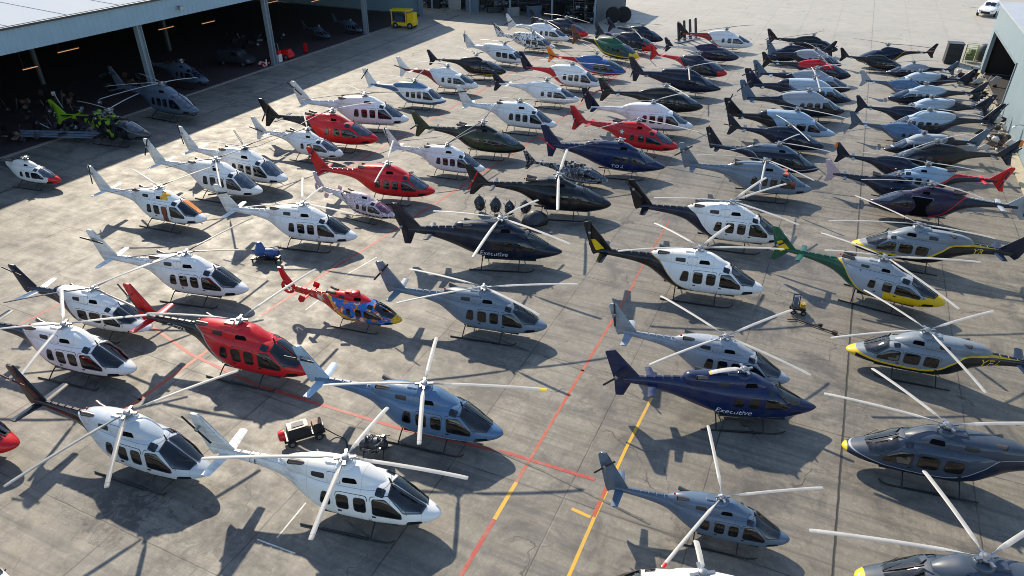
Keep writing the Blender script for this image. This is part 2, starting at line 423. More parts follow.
    bn = k.n('ShaderNodeBump'); bn.inputs['Strength'].default_value = .25; bn.inputs['Distance'].default_value = .02
    k.set(bn.inputs['Height'], k.math('SUBTRACT', k.math('ADD', fine, mid), j)); k.set(b.inputs['Normal'], bn.outputs[0])
    return m
g = MB(); g.add([(-700, -150, 0), (500, -150, 0), (500, 1300, 0), (-700, 1300, 0)], [(0, 1, 2, 3)])
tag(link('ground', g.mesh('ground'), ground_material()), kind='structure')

def line_material(name, c, wear=.5):
    m, nt, b = new_mat(name); k = NT(nt)
    tc = k.n('ShaderNodeTexCoord'); P = tc.outputs['Object']
    n = k.noise(P, 2.2, 7, .75); n2 = k.noise(P, .35, 4, .6)
    f = k.ramp(k.math('ADD', k.math('MULTIPLY', n, .6), k.math('MULTIPLY', n2, .4)), wear - .08, wear + .12, 0, .8)
    k.set(b.inputs['Base Color'], k.mix(f, c, (.26, .225, .18)))
    b.inputs['Roughness'].default_value = .6
    return m
LR = line_material('worn_red_paint', (.36, .03, .018), .56)
LO = line_material('worn_orange_paint', (.40, .06, .022), .56)
LY = line_material('worn_yellow_paint', (.60, .34, .02), .58)
LW = line_material('worn_white_paint', (.62, .62, .60), .52)
LD = line_material('dark_drain_strip', (.05, .05, .05), .50)
def strip(name, pts, wd, mat, z=.004):
    mb = MB(); pts = [Vector((p[0], p[1], 0)) for p in pts]; L = []; Rr = []
    for i, p in enumerate(pts):
        t = (pts[min(i + 1, len(pts) - 1)] - pts[max(i - 1, 0)]).normalized(); nrm = Vector((-t.y, t.x, 0)) * wd / 2
        L.append(p + nrm); Rr.append(p - nrm)
    n = len(pts); mb.add([(*q.xy, z) for q in L + Rr], [(i, i + 1, n + i + 1, n + i) for i in range(n - 1)])
    return tag(link(name, mb.mesh(name), mat), kind='structure')
strip('red_line', [(-9.1, 4), (-9.1, 18.2)], .19, LR)
strip('yellow_line', [(-9.1, 18.2), (-9.1, 20.5)], .18, LY)
strip('red_line', [(-9.1, 20.5), (-9.1, 40)], .15, LO)
strip('red_line', [(-9.2, 40), (-9.25, 50)], .10, LO)
strip('red_line', [(-29.3, 15.5), (-29.3, 23.2)], .22, LO)
strip('red_line', [(-29.0, 26.4), (-28.7, 31.2), (-28.0, 38), (-27.5, 44.7), (-26.4, 58), (-26, 67), (-25.8, 78), (-25.6, 110)], .19, LR)
strip('red_line', [(-38.6, 47), (-38.7, 64), (-38.7, 79), (-39.2, 99)], .19, LR)
strip('red_line', [(-41.6, 19), (-41.5, 23.5)], .16, LR)
strip('red_line', [(-36.5, 23.3), (-30, 21.6), (-24.6, 21.0), (-15.8, 21.3), (-10.0, 22.0), (-5.9, 22.1)], .19, LR, .008)
strip('yellow_line', [(-5.2, 10), (-5.25, 20.0), (-5.2, 24.5), (-5.0, 29.6)], .15, LY)
strip('yellow_line', [(-5.3, 20.1), (-5.3, 21.9)], .16, LO, .012)
strip('yellow_line', [(-6.3, 20.1), (-5.4, 20.0)], .16, LY)
strip('white_line', [(-17.6, 13.2), (-15.7, 13.3)], .07, LW)
strip('white_line', [(-16.9, 13.6), (-17.0, 15.6)], .07, LW)
strip('white_line', [(-11.7, 11.6), (-11.7, 13.6)], .07, LW)
strip('white_line', [(-27.2, 32.6), (-26.7, 35.6)], .10, LW)
strip('white_line', [(-26.9, 28.0), (-26.9, 29.6)], .08, LW)
strip('drain_strip', [(-62.0, 30), (-62.5, 63.8), (-63.5, 91.3), (-64.2, 118)], .30, LD)
strip('dark_tyre_track', [(-30, 17.6), (-22, 17.0), (-12.3, 15.0)], .12, LD)
strip('dark_tyre_track', [(-30, 24.4), (-20, 22.9), (-8, 21.6), (-3, 20.7)], .12, LD, .016)
strip('dark_tyre_track', [(-20, 31.0), (-13, 29.9), (-8.2, 29.3), (-5.5, 28.4)], .12, LD)
strip('dark_tyre_track', [(2, 18.0), (6, 17.6), (10, 17.9)], .3, line_material('brown_skid_mark', (.13, .07, .055), .55))

# ---- hangar on the left
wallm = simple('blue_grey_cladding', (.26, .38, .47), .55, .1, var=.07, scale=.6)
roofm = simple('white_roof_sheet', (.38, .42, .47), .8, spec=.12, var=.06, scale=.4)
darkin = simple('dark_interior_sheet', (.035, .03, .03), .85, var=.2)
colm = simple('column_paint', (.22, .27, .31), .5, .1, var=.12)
def hangar():
    t = empty('hangar', (-70, 50, 0)); P = (70, -50, 0)
    tag(t, 'large open fronted hangar with white roof and blue grey ribbed fascia at top left', 'hangar')
    def L(n, mb, m, sm=False): return link(n, mb.mesh(n, sm), m, t, P)
    Y0, Y1, X0, X1 = 0.0, 116.0, -69.9, -118.0
    mb = MB(); mb.add([(X0 - .02, Y0, 11.02), (X0 - .02, Y1, 11.02), (X1, Y1, 13.6), (X1, Y0, 13.6), (X0 - .02, Y0, 10.8), (X0 - .02, Y1, 10.8), (X1, Y1, 13.3), (X1, Y0, 13.3)],
        [(0, 1, 2, 3), (7, 6, 5, 4), (0, 4, 5, 1), (1, 5, 6, 2), (2, 6, 7, 3), (3, 7, 4, 0)])
    y = Y0
    while y < Y1:                                       # standing seams
        mb.add([(X0 - .05, y, 11.02), (X0 - .05, y + .05, 11.02), (X1, y + .05, 13.6), (X1, y, 13.6), (X0 - .05, y, 11.07), (X0 - .05, y + .05, 11.07), (X1, y + .05, 13.65), (X1, y, 13.65)],
            [(4, 5, 6, 7), (0, 4, 5, 1), (1, 5, 6, 2), (3, 7, 4, 0)]); y += 6.0
    L('roof', mb, roofm)
    mb = MB(); v = []; prof = []
    y = Y0
    while y < Y1:
        prof += [(0, y), (0, y + .32), (.06, y + .38), (.06, y + .62)]; y += .68
    for dx, yy in prof: v += [(X0 + dx, yy, 8.7), (X0 + dx, yy, 10.78)]
    mb.add(v, [(2 * i, 2 * i + 2, 2 * i + 3, 2 * i + 1) for i in range(len(prof) - 1)])
    mb.add([(X0 - .5, Y0, 8.7), (X0 - .5, Y1, 8.7), (X0 - .5, Y1, 10.7), (X0 - .5, Y0, 10.7)], [(0, 1, 2, 3)])
    mb.add([(X0 - .5, Y0, 8.7), (X0 + .03, Y0, 8.7), (X0 + .03, Y1, 8.7), (X0 - .5, Y1, 8.7)], [(0, 1, 2, 3)])
    L('fascia', mb, wallm)
    mb = MB(); mb.box((X0 + .13, (Y0 + Y1) / 2, 10.86), (.24, Y1 - Y0, .2)); L('gutter', mb, simple('gutter_dark', (.06, .07, .085), .4, .5))
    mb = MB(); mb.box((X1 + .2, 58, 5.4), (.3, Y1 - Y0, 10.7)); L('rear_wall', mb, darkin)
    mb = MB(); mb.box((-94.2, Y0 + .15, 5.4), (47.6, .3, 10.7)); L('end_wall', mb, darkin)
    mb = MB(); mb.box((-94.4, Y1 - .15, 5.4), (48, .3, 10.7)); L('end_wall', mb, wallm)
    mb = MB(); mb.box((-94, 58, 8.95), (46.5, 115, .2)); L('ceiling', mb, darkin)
    for y in (16, 36, 56, 76, 98, 115.2):
        mb = MB(); mb.box((-70.45, y - .28, 4.34), (.62, .07, 8.68)); mb.box((-70.45, y + .28, 4.34), (.62, .07, 8.68)); mb.box((-70.45, y, 4.34), (.08, .49, 8.66))
        mb.box((-70.45, y, .03), (.9, .9, .06)); L('column', mb, colm)
    for y in (56, 76):
        mb = MB(); mb.box((-90, y, 4.4), (.4, .4, 8.8)); L('inner_column', mb, simple('inner_column', (.08, .09, .10), .6))
    c = MB(); c.box((X0 + .25, 61.5, 9.75), (.5, .16, .16)); f = L('floodlight_bracket', c, M['metal'])
    c = MB(); c.box((X0 + .5, 61.5, 9.6), (.34, .55, .3), taper=.8); link('floodlight', c.mesh('floodlight', False), M['metal'], f)
    return t
hangar()
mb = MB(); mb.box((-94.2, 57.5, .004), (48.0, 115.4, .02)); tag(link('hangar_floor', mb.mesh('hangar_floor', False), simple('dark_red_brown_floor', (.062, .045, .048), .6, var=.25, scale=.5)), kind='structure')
mb = MB(); mb.box((-69.75, 49, .02), (.42, 98, .06)); tag(link('kerb', mb.mesh('kerb', False), simple('pale_pink_kerb', (.30, .24, .21), .8, var=.2)), kind='structure')
lampm, nt_, b_ = new_mat('warm_tube'); b_.inputs['Emission Color'].default_value = (1, .38, .10, 1); b_.inputs['Emission Strength'].default_value = .4; b_.inputs['Base Color'].default_value = (.8, .5, .3, 1)
for i, (x, y, ln, lb) in enumerate([(-79.6, 53.6, 2.6, 'nearest the left edge of the opening'), (-79.3, 67.2, 2.4, 'right of the first column'), (-77.2, 72.3, 2.2, 'between the first two columns, farther right'),
                         (-80.1, 88.2, 2.4, 'behind the second column near the top edge'), (-74.8, 92, 2.4, 'in the far bay near the top edge'), (-76, 46.5, 1.6, 'smallest, above the dark clutter')]):
    t = tag(empty('strip_light', (x, y, 5.6)), 'warm tube lamp in the dark hangar, ' + lb, 'lamp', 'tube lamps hanging in the hangar')
    mb = MB(); mb.box((0, 0, 0), (.08, ln, .08)); link('tube', mb.mesh('tube', False), lampm, t)
    mb = MB(); mb.box((0, 0, .10), (.2, ln + .1, .09)); mb.tube([(0, -ln * .4, .12), (0, -ln * .4, 3.3)], .015); mb.tube([(0, ln * .4, .12), (0, ln * .4, 3.3)], .015); link('housing', mb.mesh('housing', False), M['dmetal'], t)

# ---- building on the right
def right_building():
    t = empty('workshop_building', (17.6, 60, 0)); P = (-17.6, -60, 0)
    tag(t, 'pale blue grey workshop with white roof and a tall dark doorway at the right edge', 'building')
    X0, X1, Y0, Y1, Hh = 17.6, 42.0, 30.0, 113.0, 8.25
    m = simple('pale_workshop_wall', (.22, .29, .33), .6, var=.05, scale=.5)
    def wallbox(mb, y0, y1, z0, z1): mb.box((X0 + .15, (y0 + y1) / 2, (z0 + z1) / 2), (.3, y1 - y0, z1 - z0))
    mb = MB(); wallbox(mb, Y0, 92, 0, Hh); wallbox(mb, 110.6, Y1, 0, Hh); wallbox(mb, 92, 110.6, 5.25, Hh)
    mb.box(((X0 + X1) / 2 + .15, Y1 - .15, Hh / 2), (X1 - X0 - .3, .3, Hh)); mb.box(((X0 + X1) / 2 + .15, Y0 + .15, Hh / 2), (X1 - X0 - .3, .3, Hh)); mb.box((X1 - .15, (Y0 + Y1) / 2, Hh / 2), (.3, Y1 - Y0 - .6, Hh))
    link('wall', mb.mesh('wall', False), m, t, P)
    mb = MB(); mb.box(((X0 + X1) / 2, (Y0 + Y1) / 2, Hh + .13), (X1 - X0 + .5, Y1 - Y0 + .4, .25)); link('roof', mb.mesh('roof', False), roofm, t, P)
    mb = MB(); mb.box((X0 - .05, 91.9, 2.65), (.16, .25, 5.3)); mb.box((X0 - .05, 110.7, 2.65), (.16, .25, 5.3)); mb.box((X0 - .05, 101.3, 5.38), (.16, 18.9, .22)); link('door_frame', mb.mesh('door_frame', False), simple('frame_grey', (.20, .25, .28), .5), t, P)
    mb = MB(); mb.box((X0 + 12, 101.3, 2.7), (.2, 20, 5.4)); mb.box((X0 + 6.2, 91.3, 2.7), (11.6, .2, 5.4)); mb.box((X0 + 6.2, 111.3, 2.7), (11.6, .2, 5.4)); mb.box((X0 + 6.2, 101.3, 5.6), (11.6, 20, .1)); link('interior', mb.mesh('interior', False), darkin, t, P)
    mb = MB(); mb.box((X0 + 6.3, 101.3, .01), (12.0, 18.4, .02)); link('workshop_shade_floor', mb.mesh('workshop_shade_floor', False), simple('shade_toned_floor', (.03, .028, .028), .8), t, P)  # dark sheet added over the sunlit concrete to paint the doorway's shade
    return t
right_building()
mb = MB(); mb.box((17.1, 87, .05), (.9, 52, .12)); tag(link('wall_kerb', mb.mesh('wall_kerb', False), simple('pale_kerb', (.40, .35, .25), .8)), kind='structure')
t = tag(empty('wall_lamp', (17.6, 76, 0)), 'thin curved wall lamp arm on the right building above the scrap', 'wall lamp')
mb = MB(); mb.tube([(0, 0, 2.9), (-.6, 0, 3.3), (-1.2, 0, 3.35), (-1.5, 0, 3.2)], .035); link('arm', mb.mesh('arm'), M['metal'], t)
mb = MB(); mb.lathe([(.02, .2), (.14, .12), (.17, 0)], 12, (-1.5, 0, 3.02)); link('lamp_shade', mb.mesh('lamp_shade'), M['text_w'], t)

# ---- dark storage shed across the back
def shed():
    t = empty('storage_shed', (-70, 126, 0)); P = (70, -126, 0)
    tag(t, 'dark open storage shed across the back of the apron, full of shelving', 'shed')
    mb = MB(); mb.box((-72, 138, 3.6), (66, .3, 7.2)); mb.box((-105, 129, 3.6), (.3, 18, 7.2)); mb.box((-39.2, 129.3, 3.6), (.3, 17.4, 7.2)); link('wall', mb.mesh('wall', False), simple('shed_wall', (.06, .08, .11), .7, var=.2), t, P)
    mb = MB(); mb.box((-72, 128.8, 7.4), (67, 19.5, .3)); link('roof', mb.mesh('roof', False), roofm, t, P)
    for x in (-95, -87, -79, -71, -63, -55, -47, -39.2):
        mb = MB(); mb.box((x, 120.2, 3.6), (.25, .25, 7.2)); link('post', mb.mesh('post', False), colm, t, P)
    mb = MB()
    for z in (.5, 1.6, 2.7): mb.box((-60, 126.5, z), (40, 1.2, .08))
    for x in range(-80, -39, 4): mb.box((x, 126.0, 1.6), (.09, .09, 3.2))
    link('shelving', mb.mesh('shelving', False), simple('shelf_metal', (.16, .20, .26), .4, .4), t, P)
shed()

# ================================================================ HELICOPTERS
def pchip(xs, ys, x):
    xs, ys = np.array(xs, float), np.array(ys, float); h = np.diff(xs); d = np.diff(ys) / h; m = np.zeros_like(xs)
    m[0], m[-1] = d[0], d[-1]
    for i in range(1, len(xs) - 1):
        if d[i - 1] * d[i] > 0:
            w1, w2 = 2 * h[i] + h[i - 1], h[i] + 2 * h[i - 1]; m[i] = (w1 + w2) / (w1 / d[i - 1] + w2 / d[i])
    x = min(max(x, xs[0]), xs[-1]); i = min(max(int(np.searchsorted(xs, x) - 1), 0), len(xs) - 2); t = (x - xs[i]) / h[i]
    return float((2 * t**3 - 3 * t**2 + 1) * ys[i] + (t**3 - 2 * t**2 + t) * h[i] * m[i] + (-2 * t**3 + 3 * t**2) * ys[i + 1] + (t**3 - t**2) * h[i] * m[i + 1])
class Body:
    def __init__(s, st, frac=.42):
        st = sorted(st); s.x = [a[0] for a in st]; s.c = [[a[i] for a in st] for i in (1, 2, 3, 4)]; s.frac = frac; s.cache = {}
    def at(s, x):
        k = round(x, 4)
        if k not in s.cache: s.cache[k] = tuple(pchip(s.x, c, k) for c in s.c)
        zb, zt, hw, n = s.cache[k]; return zb, zt, hw, n, zb + s.frac * (zt - zb)
    def pt(s, x, th, sg=1, off=0.0):
        zb, zt, hw, n, zc = s.at(x); sn, cs = abs(math.sin(th)), math.cos(th)
        y = sg * hw * sn ** (2 / n); z = zc + (zt - zc) * cs ** (2 / n) if cs >= 0 else zc - (zc - zb) * (-cs) ** (2 / n)
        return s._off(Vector((x, y, z)), off)
    def F(s, p):
        zb, zt, hw, n, zc = s.at(p.x); h = (zt - zc) if p.z > zc else (zc - zb)
        return (abs(p.y) / max(hw, .01)) ** n + (abs(p.z - zc) / max(h, .01)) ** n
    def _off(s, p, off):
        if not off: return p
        e = .004; g = Vector(((s.F(p + Vector((e, 0, 0))) - s.F(p - Vector((e, 0, 0)))), s.F(p + Vector((0, e, 0))) - s.F(p - Vector((0, e, 0))), s.F(p + Vector((0, 0, e))) - s.F(p - Vector((0, 0, e)))))
        if g.length < 1e-9: return p
        return p + g.normalized() * off
    def side(s, x, z, sg=1, off=0.0):
        zb, zt, hw, n, zc = s.at(x); h = (zt - zc) if z > zc else (zc - zb); q = min(abs(z - zc) / max(h, .01), .995)
        return s._off(Vector((x, sg * hw * (1 - q ** n) ** (1 / n), z)), off)
    def loft(s, nx=72, nr=32):
        mb = MB(); xs = np.linspace(s.x[0], s.x[-1], nx); v = []
        xs = sorted(set(list(xs) + [s.x[-1] - d for d in (.02, .06, .12, .2)]))
        for x in xs:
            for j in range(nr):
                th = 2 * math.pi * j / nr
                if th <= math.pi: v.append(s.pt(x, th, 1))
                else: v.append(s.pt(x, 2 * math.pi - th, -1))
        k = len(xs); f = [(i * nr + j, i * nr + (j + 1) % nr, (i + 1) * nr + (j + 1) % nr, (i + 1) * nr + j) for i in range(k - 1) for j in range(nr)]
        f += [tuple(range(nr))[::-1], tuple((k - 1) * nr + j for j in range(nr))]
        mb.add(v, f); return mb
def roundpoly(pts, r=.25, seg=4):
    out = []; n = len(pts)
    for i in range(n):
        p0, p1, p2 = (Vector(pts[(i + j - 1) % n]) for j in range(3))
        a = p1 + (p0 - p1) * r; b_ = p1 + (p2 - p1) * r
        for k in range(seg + 1):
            t = k / seg; out.append((a * (1 - t) ** 2 + p1 * 2 * t * (1 - t) + b_ * t * t))
    return out
def patch(body, poly, mode, sg, off, K=4, r=.22, rim=0.0, rimmat=1, under=.03):
    """a panel or pane that lies on the body's surface, with thickness"""
    mb = MB(); pl = roundpoly(poly, r); n = len(pl); c = sum(pl, Vector((0, 0))) / n
    def P(q, o):
        if mode == 'side': return body.side(q.x, q.y, sg, o)
        if mode == 'plan':
            zb, zt, hw, n_, zc = body.at(q.x); f_ = min(q.y / hw, .97); return body._off(Vector((q.x, sg * hw * f_, zc + (zt - zc) * (1 - f_ ** n_) ** (1 / n_))), o)
        return body.pt(q.x, math.radians(q.y), sg, o)
    fr = [1.0] + ([1.0 - rim] if rim else []) + [k / K for k in range(K - 1, 0, -1)]
    v = [P(q, -under) for q in pl]; 
    for f_ in fr: v += [P(c + (q - c) * f_, off) for q in pl]
    v.append(P(c, off)); F = []; mi = []
    L = len(fr) + 1
    for a in range(L - 1):
        for j in range(n):
            F.append((a * n + j, a * n + (j + 1) % n, (a + 1) * n + (j + 1) % n, (a + 1) * n + j)); mi.append(rimmat if (rim and a <= 1) else 0)
    for j in range(n): F.append(((L - 1) * n + j, (L - 1) * n + (j + 1) % n, L * n)); mi.append(0)
    mb.v = [tuple(p) for p in v]; mb.f = F; mb.m = mi
    return mb

# x, bottom, top, half width, squareness
BODY = {
 'utility': Body([(-6.15, 2.02, 2.32, .13, 2.1), (-5, 1.94, 2.36, .17, 2.1), (-4, 1.84, 2.41, .22, 2.2), (-3, 1.60, 2.47, .32, 2.3), (-2.4, 1.26, 2.52, .49, 2.4), (-1.8, .88, 2.55, .70, 2.6), (-1.1, .60, 2.56, .87, 2.9), (-.3, .50, 2.56, .93, 3.0),
     (.7, .48, 2.54, .93, 3.0), (1.5, .48, 2.48, .91, 2.9), (2.0, .50, 2.32, .87, 2.7), (2.5, .54, 2.02, .82, 2.5), (2.95, .60, 1.72, .71, 2.3), (3.4, .70, 1.49, .54, 2.2), (3.75, .82, 1.34, .38, 2.1), (3.98, .95, 1.20, .19, 2.0), (4.06, 1.04, 1.10, .04, 2.0)]),
 'slim': Body([(-6.15, 2.04, 2.28, .11, 2.0), (-5, 1.96, 2.32, .15, 2.0), (-4, 1.84, 2.36, .20, 2.1), (-3, 1.62, 2.42, .29, 2.2), (-2.3, 1.28, 2.48, .45, 2.3), (-1.6, .86, 2.50, .68, 2.5), (-.8, .58, 2.48, .86, 2.6), (.2, .48, 2.45, .92, 2.7),
     (1.2, .46, 2.40, .91, 2.6), (2.0, .47, 2.24, .86, 2.4), (2.6, .52, 1.98, .76, 2.3), (3.1, .60, 1.72, .62, 2.2), (3.5, .70, 1.52, .46, 2.1), (3.85, .84, 1.34, .27, 2.0), (4.03, .98, 1.18, .10, 2.0), (4.07, 1.05, 1.10, .03, 2.0)]),
 'exec': Body([(-6.15, 2.00, 2.30, .12, 2.0), (-5, 1.84, 2.40, .20, 2.1), (-4, 1.60, 2.48, .31, 2.2), (-3, 1.26, 2.54, .46, 2.3), (-2, .88, 2.58, .66, 2.5), (-1, .62, 2.60, .84, 2.7), (0, .50, 2.58, .92, 2.8), (1, .47, 2.50, .92, 2.7),
     (1.8, .50, 2.28, .86, 2.5), (2.4, .56, 1.96, .74, 2.3), (3.0, .66, 1.64, .56, 2.1), (3.5, .78, 1.40, .38, 2.0), (3.85, .90, 1.24, .21, 2.0), (4.03, 1.0, 1.14, .08, 2.0), (4.07, 1.05, 1.09, .03, 2.0)]),
}
BODY['long'] = Body([(-6.15, 1.96, 2.28, .13, 2.1), (-5, 1.84, 2.36, .20, 2.2), (-4, 1.68, 2.42, .28, 2.3), (-3, 1.34, 2.48, .42, 2.4), (-2.3, .96, 2.50, .64, 2.6), (-1.5, .64, 2.50, .88, 3.0), (-.6, .52, 2.48, .98, 3.3),
     (.6, .50, 2.44, .98, 3.3), (1.4, .50, 2.36, .95, 3.0), (1.9, .52, 2.16, .91, 2.8), (2.4, .56, 1.84, .84, 2.6), (2.9, .62, 1.56, .74, 2.4), (3.4, .70, 1.34, .60, 2.3), (3.75, .78, 1.18, .44, 2.2), (3.98, .86, 1.06, .25, 2.0), (4.06, .92, .98, .06, 2.0)])
BODY['light'] = Body([(-6.15, 2.08, 2.26, .09, 2.0), (-5, 2.02, 2.30, .12, 2.0), (-4, 1.94, 2.34, .16, 2.0), (-3, 1.78, 2.38, .22, 2.0), (-2.3, 1.50, 2.42, .34, 2.1), (-1.6, 1.02, 2.46, .58, 2.3), (-.9, .66, 2.46, .80, 2.4), (0, .50, 2.46, .90, 2.4),
     (1.0, .46, 2.42, .92, 2.4), (1.8, .46, 2.30, .90, 2.3), (2.5, .50, 2.06, .82, 2.2), (3.1, .58, 1.78, .68, 2.1), (3.55, .70, 1.52, .50, 2.0), (3.85, .84, 1.34, .31, 2.0), (4.03, .98, 1.18, .12, 2.0), (4.07, 1.05, 1.10, .03, 2.0)])
BODY['fenestron'] = Body([(-5.9, 2.05, 2.55, .12, 2.0)] + [tuple(a) for a in [(-5, 1.94, 2.50, .17, 2.0), (-4, 1.78, 2.46, .24, 2.1), (-3, 1.50, 2.48, .36, 2.2), (-2.3, 1.14, 2.50, .54, 2.3), (-1.6, .76, 2.52, .76, 2.5), (-.8, .52, 2.52, .92, 2.6), (.2, .46, 2.50, .97, 2.6),
     (1.2, .46, 2.42, .96, 2.5), (2.0, .47, 2.22, .90, 2.3), (2.6, .52, 1.96, .80, 2.2), (3.1, .60, 1.68, .64, 2.1), (3.5, .72, 1.46, .46, 2.0), (3.85, .86, 1.30, .26, 2.0), (4.03, 1.0, 1.16, .10, 2.0), (4.07, 1.05, 1.10, .03, 2.0)]])
COWL = {
 'utility': Body([(-3.0, 2.15, 2.52, .14, 2.2), (-2.6, 2.1, 2.74, .34, 2.4), (-2.0, 2.05, 2.92, .50, 2.6), (-1.0, 2.0, 3.02, .62, 2.8), (0, 2.0, 3.05, .64, 2.8), (.6, 2.0, 3.00, .60, 2.7), (1.1, 2.05, 2.80, .52, 2.5), (1.5, 2.1, 2.58, .40, 2.3), (1.75, 2.2, 2.42, .2, 2.0)], .3),
 'slim': Body([(-2.7, 2.05, 2.44, .12, 2.0), (-2.2, 2.0, 2.66, .30, 2.2), (-1.4, 2.0, 2.86, .44, 2.4), (-.4, 2.0, 2.95, .50, 2.5), (.3, 2.0, 2.90, .48, 2.4), (.9, 2.0, 2.68, .42, 2.2), (1.35, 2.1, 2.44, .25, 2.0)], .3),
 'exec': Body([(-3.1, 2.1, 2.56, .14, 2.0), (-2.9, 2.1, 2.86, .34, 2.6), (-2.2, 2.05, 2.96, .48, 2.7), (-1.0, 2.0, 3.04, .58, 2.6), (0, 2.0, 3.04, .60, 2.6), (.6, 2.0, 2.94, .56, 2.5), (1.1, 2.05, 2.70, .46, 2.3), (1.6, 2.1, 2.42, .2, 2.0)], .3),
}
COWL['fenestron'] = COWL['slim']
COWL['long'] = Body([(-3.7, 2.1, 2.50, .16, 2.0), (-3.4, 2.05, 2.76, .38, 2.4), (-2.7, 2.0, 2.92, .54, 2.7), (-1.6, 2.0, 2.98, .64, 2.9), (-.4, 2.0, 2.98, .68, 2.9), (.5, 2.0, 2.90, .64, 2.8), (1.1, 2.0, 2.66, .56, 2.5), (1.6, 2.1, 2.38, .30, 2.0)], .3)
COWL['light'] = Body([(-2.4, 2.05, 2.42, .10, 2.0), (-1.9, 2.0, 2.62, .26, 2.1), (-1.1, 2.0, 2.78, .38, 2.2), (-.3, 2.0, 2.86, .42, 2.3), (.3, 2.0, 2.80, .38, 2.2), (.8, 2.0, 2.55, .25, 2.0)], .3)
WIN = {
 'utility': dict(shield=[(1.96, .045), (2.02, .60), (2.68, .735), (3.36, .44), (3.48, .045)], cock=[(1.40, 1.28), (1.40, 2.10), (1.94, 2.08), (2.62, 1.46), (2.64, 1.22)],
    side=[[(.60, 1.32), (.60, 2.06), (1.14, 2.06), (1.14, 1.32)], [(-.18, 1.32), (-.18, 2.06), (.38, 2.06), (.38, 1.32)], [(-.98, 1.36), (-.82, 2.04), (-.46, 2.04), (-.46, 1.36)]],
    roof=[(1.52, 20), (1.50, 46), (1.86, 46), (1.90, 20)], chin=[(2.75, .84), (2.85, 1.08), (3.40, 1.06), (3.42, .90)],
    door=[[(1.30, .72), (1.30, 2.18), (2.05, 2.18), (2.82, 1.50), (2.75, .78)], [(-.22, .72), (-.22, 2.18), (1.20, 2.18), (1.20, .72)]]),
 'slim': dict(shield=[(1.86, .045), (1.92, .56), (2.66, .68), (3.36, .42), (3.52, .045)], cock=[(1.10, 1.32), (1.10, 1.96), (1.85, 1.92), (2.62, 1.46), (2.58, 1.28)],
    side=[[(.35, 1.34), (.35, 1.96), (.88, 1.96), (.88, 1.32)], [(-.52, 1.36), (-.45, 1.90), (-.10, 1.92), (-.10, 1.36)]],
    roof=[(1.35, 20), (1.33, 46), (1.75, 46), (1.80, 20)], chin=[(2.75, .80), (2.85, 1.02), (3.42, 1.02), (3.44, .88)],
    door=[[(1.00, .70), (1.00, 2.08), (1.95, 2.04), (2.80, 1.44), (2.70, .76)], [(-.2, .70), (-.2, 2.06), (.95, 2.06), (.95, .70)]]),
 'exec': dict(shield=[(1.74, .045), (1.80, .54), (2.42, .66), (3.06, .40), (3.20, .045)], cock=[(1.15, 1.42), (1.15, 2.02), (1.70, 1.98), (2.36, 1.54), (2.34, 1.40)],
    side=[[(.32, 1.44), (.32, 2.0), (.90, 2.0), (.90, 1.44)], [(-.42, 1.46), (-.42, 1.98), (.08, 1.98), (.08, 1.46)]],
    roof=[(1.30, 20), (1.28, 44), (1.62, 44), (1.66, 20)], chin=[(2.55, .84), (2.65, 1.06), (3.2, 1.06), (3.22, .94)],
    door=[[(1.02, .78), (1.02, 2.12), (1.78, 2.08), (2.55, 1.52), (2.48, .84)], [(-.5, .78), (-.5, 2.12), (.96, 2.12), (.96, .78)]]),
}
WIN['fenestron'] = WIN['slim']
WIN['long'] = dict(shield=[(1.80, .045), (1.86, .66), (2.42, .80), (3.02, .52), (3.14, .045)], cock=[(1.20, 1.30), (1.20, 1.98), (1.74, 1.94), (2.42, 1.40), (2.40, 1.20)],
    side=[[(.10, 1.28), (.10, 2.0), (.98, 2.0), (.98, 1.28)], [(-.92, 1.32), (-.92, 1.98), (-.12, 2.0), (-.12, 1.30)]], roof=[(1.30, 20), (1.28, 44), (1.60, 44), (1.64, 20)], chin=[(2.75, .76), (2.85, .98), (3.4, .96), (3.42, .84)],
    door=[[(1.08, .74), (1.08, 2.08), (1.80, 2.06), (2.56, 1.36), (2.50, .80)], [(-1.02, .74), (-1.02, 2.08), (1.0, 2.08), (1.0, .74)]])
WIN['light'] = dict(shield=[(1.55, .045), (1.60, .62), (2.60, .74), (3.45, .42), (3.62, .045)], cock=[(.80, 1.14), (.80, 2.0), (1.50, 1.98), (2.55, 1.34), (2.50, 1.08)],
    side=[[(-.20, 1.22), (-.10, 1.96), (.62, 2.0), (.62, 1.16)]], roof=[(1.0, 20), (1.0, 42), (1.36, 42), (1.40, 20)], chin=[(2.7, .72), (2.8, .94), (3.42, .96), (3.44, .80)],
    door=[[(.70, .66), (.70, 2.1), (1.6, 2.08), (2.70, 1.30), (2.60, .72)], [(-.5, .72), (-.4, 2.06), (.66, 2.08), (.66, .66)]])
